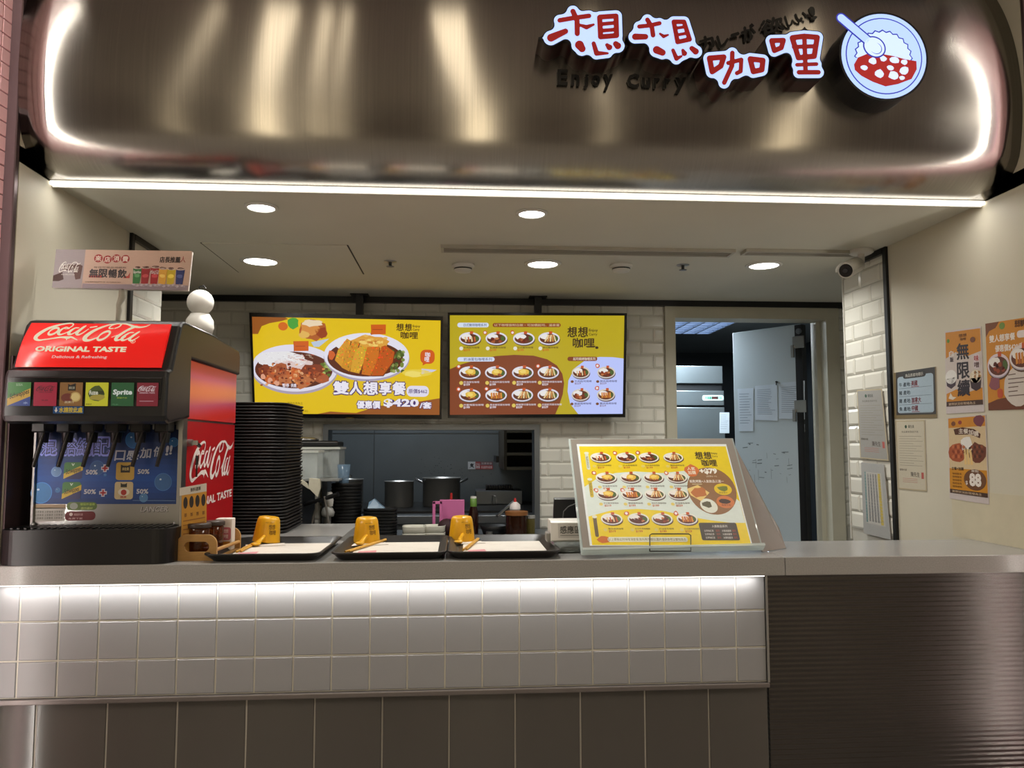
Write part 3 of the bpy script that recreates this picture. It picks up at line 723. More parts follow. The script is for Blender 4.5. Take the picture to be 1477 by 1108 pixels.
# black lettering on the steel
def flat_text(word, boxes, label, name):
    t = None
    for ch, (x0, y0, x1, y1, rz) in zip(word, boxes):
        v, f = glyphs(ch, .0 if ord(ch) > 0x2e80 else .03); mn, mx = v.min(0), v.max(0); d = np.maximum(mx-mn, 1e-6)
        fz = onY((x0+x1)/2, (y0+y1)/2, -.03).z; Y = cy-math.sqrt(R0*R0-(fz-cz)**2)-.012
        pts = []
        for a, b_ in (v-mn)/d:
            X = x0+a*(x1-x0); yy = y1-b_*(y1-y0); cx_, cy_ = (x0+x1)/2, (y0+y1)/2
            xr = cx_+(X-cx_)*math.cos(rz)-(yy-cy_)*math.sin(rz); yr = cy_+(X-cx_)*math.sin(rz)+(yy-cy_)*math.cos(rz)
            pts.append(onY(xr, yr, Y))
        if t is None: t = thing('lettering', label, 'lettering', (pts[0].x, Y, min(p_.z for p_ in pts)))
        mb = MB(); n = len(pts)
        if ord(ch) > 0x2e80:
            for dx, dz in ((.0022, 0), (-.0022, 0), (0, .0022), (0, -.0022)): mb.add([p_+Vector((dx, .0004, dz)) for p_ in pts], f)
        mb.add(pts, f); mb.add([p_+Vector((0, .008, 0)) for p_ in pts], [g[::-1] for g in f])
        ec = {}
        for g in f:
            for i in range(len(g)):
                e = (g[i], g[(i+1) % len(g)]); ec[tuple(sorted(e))] = ec.get(tuple(sorted(e)), []) + [e]
        mb.add(pts+[p_+Vector((0, .008, 0)) for p_ in pts], [(e[0][0], e[0][1], n+e[0][1], n+e[0][0]) for e in ec.values() if len(e) == 1])
        obj('letter', mb, M('letter_black', (10, 9, 9), .4), t)
bx = [(804, 100, 819, 122), (824, 107, 836, 123), (842, 107, 849, 127), (854, 108, 866, 123), (871, 107, 884, 130), (905, 106, 922, 126), (926, 112, 938, 126), (943, 112, 952, 127), (958, 113, 967, 127), (974, 112, 990, 134)]
flat_text('EnjoyCurry', [a+(.02,) for a in bx], 'black English lettering under the first two lit characters', 'lettering')
bj = [(1010, 52, 1030, 70), (1036, 50, 1051, 67), (1055, 48, 1066, 51), (1070, 36, 1090, 58), (1098, 26, 1130, 47), (1134, 22, 1142, 38), (1148, 18, 1164, 30), (1168, 9, 1177, 28)]
flat_text('カレーが欲しい!', [a+(-.3,) for a in bj], 'small black katakana slogan rising above the third lit character', 'lettering')
# round bowl sign
cxp, cyp, rp = 1275, 81, 64
cw = onY(cxp, cyp, YS); k_ = (onY(cxp+1, cyp, YS)-cw).length
t = thing('round_sign', 'round lit sign showing a bowl of rice and curry with a spoon', 'sign', (cw.x, -.1, cw.z-rp*k_))
def disc(name, r, y0, y1, mat, parent):
    b = MB(); P_ = [Vector((cw.x+r*math.cos(2*PI*i/64), y0, cw.z+r*math.sin(2*PI*i/64))) for i in range(64)]
    b.prism(P_, (0, y1-y0, 0)); return obj(name, b, mat, parent)
disc('side_return', rp*k_*.995, YS+.014, YS+.10, edge_m, t)
disc('front_edge', rp*k_*1.0, YS, YS+.0138, edge_m, t)
P = Print([Vector((cw.x-rp*k_, YS, cw.z+rp*k_)), Vector((cw.x+rp*k_, YS, cw.z+rp*k_)), Vector((cw.x+rp*k_, YS, cw.z-rp*k_)), Vector((cw.x-rp*k_, YS, cw.z-rp*k_))], (-64, -64, 64, 64), .0004)
blu = (172, 196, 255); ink = (40, 44, 150)
P.ell(0, 0, 61, 61, blu, 60).up().ell(0, 0, 55, 55, ink, 60).up().ell(0, 0, 53.4, 53.4, blu, 60).up()
sc = [(-41, 4)]
for i in range(13):
    a = PI+PI*i/12; r = 1; cx_, cy_ = -1+40*math.cos(a), 2+38*math.sin(a)
    sc += [(cx_*1.06, cy_*1.06), ((-1+40*math.cos(a+PI/24))*.98, (2+38*math.sin(a+PI/24))*.98)]
P.poly(sc, ink).up().poly([(x*.955, y*.945) for x, y in sc], (196, 214, 255)).up()
P.poly([(-44, 14), (-38, 4), (-20, -4), (0, -2), (14, 0), (30, 4), (46, 6), (46, 18), (38, 32), (18, 40), (0, 44), (-18, 38), (-34, 30), (-43, 22)], (150, 22, 20)).up()
for x, y, rx, ry in ((-17, 8, 6, 5), (-2, 4, 5, 4), (14, 6, 7, 5), (28, 8, 5, 4), (-30, 18, 5, 4), (-8, 26, 7, 6), (8, 17, 5, 4), (12, 28, 7, 6), (28, 20, 7, 6), (24, 31, 4, 3)): P.blob(x, y, rx, ry, (205, 215, 250), 9, .15, 3)
P.up().line(-60, -52, -22, -20, 15, ink).ell(-14, -12, 17, 15, ink, rot=.6).ell(-60, -52, 7.5, 7.5, ink).up().line(-60, -52, -22, -20, 11, blu).ell(-14, -12, 15, 13, (200, 216, 255), rot=.6).ell(-60, -52, 5.5, 5.5, blu).up().ell(-12, -10, 9, 8, ink, rot=.6).up().ell(-13, -10.5, 9, 7.6, (200, 216, 255), rot=.6)
P.build('glowing_face', M_print('print_sign', 1.35), t)

# ================================================================== SCREENS
scr = M_print('print_screen', .92)
def bowl(P, x, y, rx, ry, kind, seed=0, rim=(225, 222, 235)):
    R = random.Random(seed*17+kind)
    P.L = 4; P.ell(x+rx*.05, y+ry*.25, rx, ry, (90, 60, 30), 22); P.L = 5; P.ell(x, y+ry*.1, rx, ry, (176, 172, 190), 22); P.L = 6; P.ell(x, y, rx, ry, rim, 22)
    P.L = 7; P.ell(x, y+ry*.06, rx*.86, ry*.8, (96, 44, 20), 20)
    P.L = 8; P.blob(x-rx*.3, y-ry*.25, rx*.5, ry*.45, (236, 232, 228), 12, .12, seed); P.blob(x+rx*.6, y+ry*.05, rx*.22, ry*.4, (70, 96, 40), 8, .25, seed)
    P.L = 9
    if kind == 0:   # pale slices
        for i in range(4): P.poly([(x+rx*(-.5+.28*i), y-ry*.2), (x+rx*(-.36+.28*i), y-ry*.28), (x+rx*(-.28+.28*i), y+ry*.5), (x+rx*(-.42+.28*i), y+ry*.6)], ((226, 196, 150), (190, 90, 40))[i % 2])
    elif kind == 1:  # dark meat
        for i in range(9): P.blob(x+R.uniform(-.55, .5)*rx, y+R.uniform(-.1, .55)*ry, rx*.17, ry*.2, R.choice([(120, 40, 22), (150, 66, 34), (90, 30, 18), (196, 120, 70)]), 7, .3, i)
    elif kind == 2:  # omelette
        P.blob(x+rx*.08, y-ry*.05, rx*.5, ry*.55, (228, 186, 70), 14, .12, seed); P.L = 10; P.blob(x+rx*.05, y-ry*.15, rx*.28, ry*.3, (240, 212, 110), 9, .25, seed)
        for i in range(4): P.blob(x+R.uniform(-.4, .5)*rx, y+ry*R.uniform(.3, .55), rx*.12, ry*.15, (160, 84, 36), 6, .3, i)
    elif kind == 3:  # cutlet strips
        for i in range(5): P.poly([(x+rx*(-.52+.22*i), y-ry*.35), (x+rx*(-.36+.22*i), y-ry*.42), (x+rx*(-.3+.22*i), y+ry*.5), (x+rx*(-.48+.22*i), y+ry*.58)], ((214, 140, 50), (190, 104, 34))[i % 2])
    elif kind == 4:  # long pale rolls
        for i in range(5): P.poly([(x+rx*(-.1+.12*i), y-ry*.6), (x+rx*(.02+.12*i), y-ry*.55), (x+rx*(-.3+.25*i), y+ry*.55), (x+rx*(-.45+.25*i), y+ry*.5)], ((232, 206, 150), (206, 140, 70))[i % 2])
    P.L = 11; P.rect(x+rx*.0, y-ry*1.15, x+rx*.3, y-ry*.72, (196, 84, 34))
def flower(P, x, y, r, layer=5):
    P.L = layer; P.blob(x, y, r, r, (200, 80, 30), 10, .18, 1); P.L = layer+1; P.ell(x, y, r*.6, r*.6, (236, 225, 225), 12)
def tv(corn_out, corn_in, label):
    c = [Vector(p_) for p_ in corn_out]; cen = sum(c, Vector())/4
    t = thing('menu_screen', label, 'television', (cen.x, cen.y, c[3].z), group='menu screens')
    nrm = (c[3]-c[0]).cross(c[1]-c[0]).normalized()
    b = MB(); b.prism(c, -nrm*.03); obj('housing', b, black_p, t)
    ci = [Vector(p_)+nrm*.004 for p_ in corn_in]; co = [p_+nrm*.008 for p_ in c]; b = MB()
    ci2 = [p_+nrm*.004 for p_ in ci]
    base = [p_+nrm*.0002 for p_ in c]
    b.add(co+ci2, [(i, (i+1) % 4, 4+(i+1) % 4, 4+i) for i in range(4)]); b.add(co+base, [(i, 4+i, 4+(i+1) % 4, (i+1) % 4) for i in range(4)])
    b.add(ci2+[p_-nrm*.007 for p_ in ci2], [(i, (i+1) % 4, 4+(i+1) % 4, 4+i) for i in range(4)])
    obj('bezel', b, M('glossy_black', (10, 10, 11), .18), t)
    return t, [Vector(p_)+nrm*.001 for p_ in corn_in], nrm
def quadY(pts, ys): return [onY(p_[0], p_[1], y) for p_, y in zip(pts, ys)]
# screen one (big bowls)
t1, q1, n1 = tv(quadY(((360, 451), (639, 456.5), (637, 604.5), (366, 602)), (1.89, 1.89, 1.95, 1.95)), quadY(((363.8, 457), (635.7, 462.5), (634, 598.5), (368.5, 596.5)), (1.8915, 1.8925, 1.949, 1.949)), 'wall screen advertising two large curry bowls at a set price')
Yl = (226, 190, 18); Br = (150, 84, 30)
P = Print(q1, (20, 20, 1455, 755))
P.rect(20, 20, 1455, 755, Yl)
P.up().poly([(20, 20), (270, 20), (290, 32), (240, 48), (150, 66), (90, 90), (60, 150), (20, 150)], Br)
P.poly([(500, 755), (600, 735), (700, 742), (800, 745), (880, 720), (960, 690), (1100, 680), (1250, 660), (1455, 625), (1455, 755)], Br)
P.ell(250, 88, 36, 32, (212, 104, 30)).blob(325, 62, 44, 44, (74, 160, 60), 12, .12)
# scoop of cutlet at the top
P.up().poly([(460, 205), (600, 175), (570, 200), (520, 240), (480, 240)], (186, 200, 220)).up().blob(480, 112, 112, 78, (176, 92, 36), 18, .14, 4).up().blob(450, 100, 70, 56, (214, 140, 66), 14, .2, 5).blob(540, 130, 50, 40, (150, 60, 22), 12, .25, 6).up().blob(470, 60, 80, 26, (236, 214, 180), 14, .2, 7).blob(410, 150, 40, 30, (226, 180, 90), 10, .2, 8)
# left bowl
P.L = 2; P.ell(330, 420, 330, 185, (172, 160, 178), 50, clip=True); P.up().ell(330, 405, 328, 180, (226, 222, 236), 50, clip=True); P.up().ell(325, 420, 296, 140, (92, 40, 22), 46, clip=True)
P.up().blob(230, 340, 190, 62, (232, 230, 232), 24, .06, 1); P.blob(330, 370, 150, 44, (222, 200, 196), 18, .1, 2)
Rr = random.Random(2)
P.up()
for i in range(60): a, q_ = Rr.uniform(90, 400), Rr.uniform(290, 380); P.line(a, q_, a+Rr.uniform(-14, 14), q_+Rr.uniform(-5, 5), 3, Rr.choice([(250, 250, 250), (200, 196, 200)]))
for i in range(40): a, q_ = Rr.uniform(280, 480), Rr.uniform(290, 360); P.line(a, q_, a+Rr.uniform(-40, 40), q_+Rr.uniform(-8, 14), 2.4, Rr.choice([(196, 70, 40), (236, 214, 190), (160, 50, 40)]))
for i in range(18): P.ell(540+Rr.uniform(-40, 70), 370+i*5+Rr.uniform(-8, 8), 17, 12, Rr.choice([(130, 150, 60), (170, 186, 100), (90, 110, 40)]), 10)
P.up()
for i, (a, q_, r) in enumerate(((110, 430, 60), (210, 430, 78), (330, 450, 64), (390, 500, 80), (470, 430, 80), (530, 480, 60), (160, 490, 56), (250, 500, 60))): P.blob(a, q_, r, r*.72, ((130, 56, 28), (168, 88, 50), (196, 96, 44), (186, 110, 64))[i % 4], 14, .22, i)
P.up()
for i in range(120):
    a, q_ = Rr.gauss(320, 130), Rr.gauss(450, 45)
    if 70 < a < 590 and 370 < q_ < 540: P.blob(a, q_, Rr.uniform(5, 16), Rr.uniform(4, 12), Rr.choice([(214, 132, 70), (120, 44, 22), (226, 168, 120), (150, 66, 30), (90, 30, 16), (200, 90, 40)]), 6, .35, i)
for a, q_ in ((90, 475), (140, 500), (190, 520)): P.blob(a, q_, 20, 22, (224, 160, 130), 8, .2)
# right bowl
P.L = 6; P.ell(885, 318, 330, 182, (170, 160, 182), 50); P.up().ell(885, 305, 328, 178, (228, 226, 240), 50); P.up().ell(875, 325, 292, 138, (90, 38, 16), 46); P.up().blob(760, 215, 130, 50, (234, 232, 236), 20, .08, 3)
P.up().blob(905, 210, 150, 62, (222, 160, 60), 20, .1, 4).up()
for i in range(26): P.blob(905+Rr.gauss(0, 66), 200+Rr.gauss(0, 24), Rr.uniform(8, 26), Rr.uniform(6, 13), Rr.choice([(240, 205, 110), (200, 120, 40), (232, 184, 90)]), 7, .3, i)
for i in range(34): P.ell(1120+Rr.uniform(-46, 46), 340+Rr.uniform(-76, 80), 15, 14, Rr.choice([(120, 136, 60), (74, 92, 36), (160, 170, 96), (50, 64, 24)]), 10)
cuts = [([(665, 260), (735, 172), (765, 190), (740, 290), (700, 400), (640, 340)], (214, 150, 40)), ([(720, 270), (790, 190), (830, 200), (800, 310), (750, 425), (690, 395)], (206, 140, 34)), ([(800, 260), (850, 220), (888, 240), (870, 330), (826, 440), (756, 425)], (216, 160, 44)), ([(890, 235), (985, 230), (975, 330), (915, 455), (845, 445), (862, 340)], (206, 112, 24)), ([(1000, 230), (1030, 220), (1100, 270), (1085, 350), (1010, 452), (920, 455), (960, 350)], (190, 84, 16))]
P.L = 12
for i, (pl, c_) in enumerate(cuts):
    P.up(); P.poly([(x+5, y+7) for x, y in pl], (110, 50, 12)); P.up(); P.poly(pl, c_); P.up()
    xs_ = [p_[0] for p_ in pl]; ys_ = [p_[1] for p_ in pl]; cx_, cy_ = sum(xs_)/len(pl), sum(ys_)/len(pl)
    for j in range(46):
        a, q_ = Rr.uniform(-.8, .8), Rr.uniform(-.8, .8); k = Rr.randrange(len(pl)); m_ = (k+1) % len(pl); w1, w2 = Rr.random(), Rr.random()
        if w1+w2 > 1: w1, w2 = 1-w1, 1-w2
        P.blob(cx_+(pl[k][0]-cx_)*w1*.95+(pl[m_][0]-cx_)*w2*.95, cy_+(pl[k][1]-cy_)*w1*.95+(pl[m_][1]-cy_)*w2*.95, Rr.uniform(3, 8), Rr.uniform(3, 8), tuple(int(max(0, min(255, v*Rr.choice([.72, .86, 1.15, 1.3])))) for v in c_), 5, .3, j)
P.blob(615, 300, 26, 34, (206, 96, 40), 9, .2)
P.L = 14
for x, y in ((326, 200), (918, 62)):
    P.line(x+4, y, x+4, y+80, 4, (120, 60, 30)); P.poly([(x, y), (x+116, y-3), (x+114, y+72), (x+4, y+76)], (206, 92, 20))
    P.up().line(x+14, y+38, x+90, y+36, 4, (150, 50, 20)); P.L -= 1
# lettering
P.L = 30
wh, pur = (236, 232, 244), (70, 44, 110)
def outlined(P, s_, x0, y0, x1, y1, c1, c2, b1=.09, b2=.035, rise=0):
    P.text(s_, x0, y0, x1, y1, c2, b1, rise=rise); P.up(); P.text(s_, x0, y0, x1, y1, c1, b2, rise=rise); P.L -= 1
for ch, x0, x1 in zip('雙人想享餐', (628, 755, 862, 985, 1088), (742, 845, 968, 1072, 1185)): outlined(P, ch, x0, 505, x1, 600, wh, pur, .15, .05)
outlined(P, '優惠價', 808, 652, 988, 708, wh, pur, .17, .05); outlined(P, '$420', 1015, 632, 1292, 702, wh, pur, .12, .04); outlined(P, '/套', 1300, 656, 1390, 706, wh, pur, .17, .05)
P.rrect(1195, 530, 1370, 615, 38, (226, 222, 240)).up().text('原價$462', 1210, 555, 1356, 590, (96, 80, 130), .02)
P.L = 30; P.text('想', 1115, 50, 1170, 105, (60, 34, 14), .03).text('想', 1180, 50, 1232, 105, (60, 34, 14), .03).text('咖哩', 1148, 112, 1280, 166, (60, 34, 14), .03).text('Enjoy', 1240, 58, 1298, 82, (60, 34, 14), .02).text('Curry', 1240, 84, 1292, 108, (60, 34, 14), .02)
P.rrect(1300, 248, 1412, 358, 40, (208, 88, 22)).poly([(1322, 340), (1350, 355), (1318, 372)], (208, 88, 22)).up().text('咖', 1338, 268, 1376, 304, wh, .02).text('哩', 1334, 306, 1370, 342, wh, .02)
P.L = 30; P.ell(1275, 430, 118, 28, (232, 206, 70)).poly([(1310, 396), (1430, 404), (1400, 420), (1310, 440)], (206, 206, 226)).up().blob(1240, 440, 70, 24, (240, 220, 110), 12, .2)
P.text('暫停', 236, 524, 286, 552, wh, .02).text('供應', 300, 524, 342, 552, wh, .02)
for i, s_ in enumerate(('僅限內用為主', '詳細依現場', '其他優惠折扣..')): P.text(s_, 270, 664+i*30, (388, 388, 440)[i], 684+i*30, (110, 86, 10), .0)
P.build('screen_picture', scr, t1)
P = Print(quadY(((498, 602.2), (512, 602.2), (512, 604), (498, 604)), (1.94,)*4), (0, 0, 1, 1)); P.text('COPA', .1, .1, .9, .9, (170, 140, 60)).build('maker_badge', M_print('print_paper'), t1)
# screen two (menu)
t2, q2, n2 = tv(quadY(((646, 451), (904, 452), (901.5, 602), (646, 603)), (1.92, 1.92, 1.95, 1.95)), quadY(((649, 455), (900.5, 455.5), (898, 597), (649, 598.5)), (1.9205, 1.9205, 1.949, 1.949)), 'wall screen listing the curry menu on yellow, brown and pale blue')
P = Print(q2, (97, 125, 1358, 845)); Y2 = (186, 166, 24); B2 = (128, 60, 26); W2 = (188, 200, 255); dk = (60, 40, 16)
P.rect(97, 125, 1358, 845, Y2).up()
P.poly([P.clip(p_) for p_ in [(97, 515), (180, 480), (300, 445), (430, 420), (560, 412), (700, 418), (800, 445), (870, 490), (910, 550), (924, 620), (915, 700), (890, 780), (862, 845), (97, 845)]], B2)
P.poly([P.clip(p_) for p_ in [(1358, 440), (1280, 430), (1180, 428), (1080, 450), (1000, 510), (955, 600), (950, 680), (970, 770), (1030, 845), (1358, 845)]], W2).up()
P.rrect(150, 178, 375, 212, 16, (214, 224, 240)).rrect(402, 180, 895, 210, 15, (140, 70, 24)).rrect(150, 428, 418, 460, 16, (214, 224, 246)).rrect(946, 426, 1165, 458, 16, (130, 64, 28)).up()
P.text('日式豬排咖哩系列', 195, 184, 358, 206, (50, 60, 120), .01).text('以下咖哩皆附白飯・可加價起司、溫泉蛋', 415, 186, 885, 204, (226, 206, 170), .0).text('奶油蛋包咖哩系列', 196, 433, 398, 455, (60, 60, 110), .01).text('起司焗烤咖哩系列', 988, 431, 1150, 453, (236, 224, 206), .01)
P.text('想', 945, 208, 1012, 282, dk, .03).text('想', 1022, 208, 1092, 282, dk, .03).text('咖哩', 985, 290, 1142, 360, dk, .03).text('Enjoy', 1100, 222, 1166, 248, dk, .02).text('Curry', 1100, 252, 1162, 276, dk, .02).line(1080, 352, 1150, 350, 7, dk).ell(1160, 360, 12, 10, dk)
rows = [(240, 292, (240, 430, 628, 810), (0, 1, 1, 4), 350, Y2, ('牛肉起司咖哩', '紅燒豚肉咖哩', '日式雞排咖哩', '厚切豬排咖哩'), ('$219', '$199', '$199', '$199')),
        (0, 540, (240, 427, 622, 808), (2, 2, 2, 4), 600, B2, ('奶油蛋包咖哩', '牛肉起司蛋包咖哩', '嫩煎雞腿蛋包咖哩', '酥炸豬排蛋包咖哩'), ('$159', '$199', '$219', '$229')),
        (0, 704, (240, 430, 620, 808), (2, 3, 4, 4), 765, B2, ('炸雞塊蛋包咖哩', '黃金豬排蛋包咖哩', '鮮蝦厚切蛋包咖哩', '炸蝦起司蛋包咖哩'), ('$199', '$199', '$229', '$229'))]
for r_, (_, cy_, xs_, ks, ty, bg, nm, pr) in enumerate(rows):
    for i, x in enumerate(xs_):
        bowl(P, x, cy_, 78, 45, ks[i], i+r_*5); P.L = 6
        tcol = dk if r_ == 0 else (222, 216, 226)
        P.text(nm[i], x-45, ty+2, x+(68 if len(nm[i]) < 7 else 100), ty+16, tcol, .01); P.text(pr[i], x-45, ty+19, x+0, ty+37, (200, 80, 24) if r_ == 0 else (235, 230, 240), .02)
        P.ell(x-62, ty+15, 14, 14, (228, 224, 214) if r_ == 0 else (222, 196, 90), 12)
for r_, (cy_, ty) in enumerate(((540, 600), (704, 763))):
    for i, x in enumerate((1045, 1232)):
        bowl(P, x, cy_, 66, 42, (0, 1, 1, 3)[i+2*r_], 20+i+2*r_, (216, 206, 190)); P.L = 6
        P.text(('牛肉起司焗烤', '豚肉焗烤咖哩', '雞腿焗烤咖哩', '雙拼焗烤咖哩')[i+2*r_], x-44, ty-2, x+80, ty+13, (60, 50, 90), .01).text('$229', x-44, ty+15, x+2, ty+30, (120, 80, 90), .01).ell(x-62, ty+8, 12, 10, (120, 70, 40), 10)
for x, y in ((348, 250), (546, 250), (160, 496), (732, 494), (160, 660), (360, 658), (1166, 493), (1166, 656)): flower(P, x, y, 16)
P.build('screen_picture', scr, t2)
for px, tt, lab in ((519, t1, 0), (776, t2, 0)):
    a = onY(px, 440, 1.98); b = MB(); b.box(a.x-.02, a.x+.02, 1.965, 2.0, 1.75, ZC-.001); b.box(a.x-.05, a.x+.05, 1.945, 2.02, ZC-.006, ZC-.001); b.box(a.x-.1, a.x+.1, 1.975, 2.0, 1.6, 1.8)
    obj('ceiling_mount', b, black_m, tt)

# ================================================================== DRINK MACHINE
paper = M_print('print_paper')
coke_red = M('machine_red', (176, 22, 28), .28, var=.04, coat=.3)
mx0, mx1 = .002, .44
t = thing('drink_machine', 'black and red soda fountain with lit red header and six drink buttons', 'drink dispenser', (.22, .25, ZT))
b = MB(); b.box(.012, mx1-.012, .075, .61, ZT+.0005, 1.58, bev=.006); body = obj('body', b, M('machine_steel', (150, 150, 150), .3, .9), t)
# side wraps
def side_pt(px, py): return onX(px, py, mx1-.0115)
b = MB(); b.box(mx1-.012, mx1-.008, .095, .605, ZT+.004, 1.412); sp_ = obj('side_panel', b, coke_red, t)
b = MB(); b.box(mx1-.012, mx1-.006, .095, .605, 1.418, 1.665, bev=.002, seg=1)
om = bpy.data.materials.new('orange_gloss_wrap'); om.use_nodes = True
n_, l_ = om.node_tree.nodes, om.node_tree.links; tc = n_.new('ShaderNodeTexCoord'); wv = n_.new('ShaderNodeTexWave'); wv.bands_direction = 'Z'; wv.inputs['Scale'].default_value = 1.1; wv.inputs['Distortion'].default_value = 2.5; wv.inputs['Detail'].default_value = 0
mpn = n_.new('ShaderNodeMapping'); mpn.inputs['Scale'].default_value = (1, 1.2, 1.6); l_.new(tc.outputs['Object'], mpn.inputs[0]); l_.new(mpn.outputs[0], wv.inputs['Vector'])
cr = n_.new('ShaderNodeValToRGB'); cr.color_ramp.elements[0].color = lin((206, 48, 40)); cr.color_ramp.elements[1].color = lin((226, 120, 70)); e_ = cr.color_ramp.elements.new(.55); e_.color = lin((198, 84, 110))
l_.new(wv.outputs['Fac'], cr.inputs[0]); l_.new(cr.outputs[0], n_['Principled BSDF'].inputs['Base Color']); n_['Principled BSDF'].inputs['Roughness'].default_value = .3
obj('upper_side_panel', b, om, t)
y0s, y1s = .095, .605; zz = lambda py: onX(300, py, mx1-.008).z
P = Print([(mx1-.0078, y0s, 1.41), (mx1-.0078, y1s, 1.41), (mx1-.0078, y1s, 1.01), (mx1-.0078, y0s, 1.01)], (0, 0, 230, 640))
script(P, 18, 84, 226, 312, (232, 224, 220), rise=-8)
P.build('side_lettering', paper, sp_)
P = Print(P.c, P.r); P.text('ORIGINAL TASTE', 10, 395, 222, 440, (230, 222, 218), .03, rise=-22); P.build('side_lettering', paper, sp_)
P = Print(P.c, P.r); P.text('Delicious & Refreshing', 20, 580, 190, 600, (220, 206, 206), .0, rise=-12); P.build('side_lettering', paper, sp_)
# lock and keys
b = MB(); b.tube([(mx1-.008, .115, 1.345), (mx1+.006, .115, 1.345)], .011, 12); b.box(mx1-.004, mx1+.022, .112, .118, 1.338, 1.352)
kk = obj('lock', b, steel, sp_)
b = MB(); b.tube([(mx1+.012, .125, 1.345), (mx1+.012, .16, 1.335)], .006, 8); obj('key', b, M('key_metal', (90, 84, 78), .35, 1), kk)
b = MB(); b.box(mx1+.004, mx1+.007, .15, .172, 1.275, 1.305, bev=.001, seg=1); b.box(mx1+.004, mx1+.007, .157, .165, 1.238, 1.276)
obj('key', b, M('key_metal', (90, 84, 78), .35, 1), kk)
# drip tray with rounded corners
def rounded(x0, x1, y0, y1, r, n=7, corners=(1, 1, 1, 1)):
    out = []
    for (cx_, cy_, a, k) in ((x1-r, y0+r, -PI/2, corners[1]), (x1-r, y1-r, 0, corners[2]), (x0+r, y1-r, PI/2, corners[3]), (x0+r, y0+r, PI, corners[0])):
        if k:
            for i in range(n): q_ = a+PI/2*i/(n-1); out.append((cx_+r*math.cos(q_), cy_+r*math.sin(q_)))
        else: out.append((cx_+r*math.copysign(1, cx_-(x0+x1)/2), cy_+r*math.copysign(1, cy_-(y0+y1)/2)))
    return out
pl = rounded(-.035, mx1+.006, YF+.004, .09, .05, 9, (1, 1, 0, 0))
b = MB(); b.prism([(x, y, ZT+.0006) for x, y in pl], (0, 0, .098)); tr = obj('drip_tray', b, black_p, t)
pl2 = rounded(-.02, mx1-.008, YF+.02, .074, .04, 7, (1, 1, 0, 0))
b = MB()
for k in range(24):
    x = -.005+k*.0185
    b.box(x, x+.007, YF+.026, .07, ZT+.099, ZT+.103)
obj('drip_grille', b, M('grille_black', (22, 22, 24), .3), tr)
for x in (.012, mx1-.02):
    b = MB(); b.sphere((x, .062, ZT+.104), .006, 10, 6); obj('screw', b, steel, tr)
# splash plate with blue poster
def spl(px, py): return onY(px, py, .070)
b = MB(); b.box(mx0+.006, mx1-.010, .0715, .0745, ZT+.10, 1.43); splash = obj('splash_plate', b, steel, t)
b = MB(); b.box(mx1-.016, mx1-.004, .055, .0945, ZT+.1, 1.42); obj('splash_rail', b, steel, t)
b = MB(); b.box(mx0+.002, mx0+.008, .06, .0945, ZT+.1, 1.42); obj('splash_rail', b, steel, t)
cs = [spl(*p_) for p_ in ((55, 613), (258, 613), (256, 727), (47, 727))]
for v in cs: v.y = .0712
P = Print(cs, (135, 60, 1145, 612))
for i in range(14):
    y_ = 60+i*39.5; k = max(0, 1-abs(i-9)/9); P.rect(135, y_, 1145, y_+39.6, (int(8+10*k), int(30+46*k), int(70+86*k)))
P.up()
for x, y, r, c_ in ((285, 388, 36, (110, 150, 200)), (570, 362, 52, (44, 84, 140)), (822, 165, 60, (40, 100, 160)), (1110, 182, 34, (50, 110, 170)), (1040, 460, 62, (60, 104, 160)), (190, 535, 74, (60, 120, 180)), (302, 516, 18, (50, 110, 170)), (905, 570, 30, (80, 130, 180)), (628, 410, 10, (60, 120, 180))):
    P.ell(x, y, r, r, tuple(int(v*1.25) for v in c_)); P.up(); P.ell(x, y, r*.94, r*.94, c_); P.up(); P.ell(x-r*.3, y-r*.3, r*.12, r*.1, (200, 220, 240)); P.L -= 2
P.L = 5
for ch, x0, x1, d_ in zip('混搭絕配', (170, 335, 425, 535), (275, 410, 520, 648), (10, 6, 3, 0)):
    P.text(ch, x0-4, 150+d_*2-4, x1+4, 272-d_*0+4, (140, 150, 235), .06); P.up(); P.text(ch, x0, 154+d_*2, x1, 268, (34, 38, 90), .0); P.L -= 1
for ch, x0, x1, y_ in zip('口感加倍!', (690, 775, 870, 965, 1050), (760, 858, 945, 1030, 1072), (240, 235, 222, 212, 205)): P.text(ch, x0, y_, x1, y_+70, (190, 194, 210), .03, slant=.12)
P.text('!', 1078, 203, 1098, 268, (190, 194, 210), .03, slant=.12)
def leaf_icon(P, x0, y0, x1, y1):
    P.L = 5; P.rrect(x0, y0, x1, y1, 18, (64, 120, 60)); P.up(); P.poly([(x0+4, y1-14), (x1, y0+(y1-y0)*.42), (x1, y1-10), (x1-14, y1), (x0+14, y1)], (44, 50, 100)); P.up(); P.poly([(x0, y1-38), (x1+3, y0+18), (x1+3, y0+56), (x0, y1-2)], (206, 176, 60)); P.up()
    P.text('Schweppes', x0+16, y0+50, x1-12, y0+96, (40, 40, 24), .02, rise=-24); P.text('v', (x0+x1)/2-14, y0+8, (x0+x1)/2+10, y0+26, (200, 220, 200), .02)
leaf_icon(P, 338, 322, 468, 440); leaf_icon(P, 334, 460, 464, 580)
for x0, y0, x1, y1, c_ in ((705, 322, 834, 446, (190, 156, 70)), (700, 458, 830, 580, (196, 180, 140))):
    P.L = 5; P.rrect(x0, y0, x1, y1, 18, c_)
P.L = 6; P.poly([(738, 338), (756, 346), (786, 346), (804, 338), (804, 394), (738, 394)], (20, 18, 16)).up().text('美粒果', 748, 358, 796, 380, (210, 190, 120), .01)
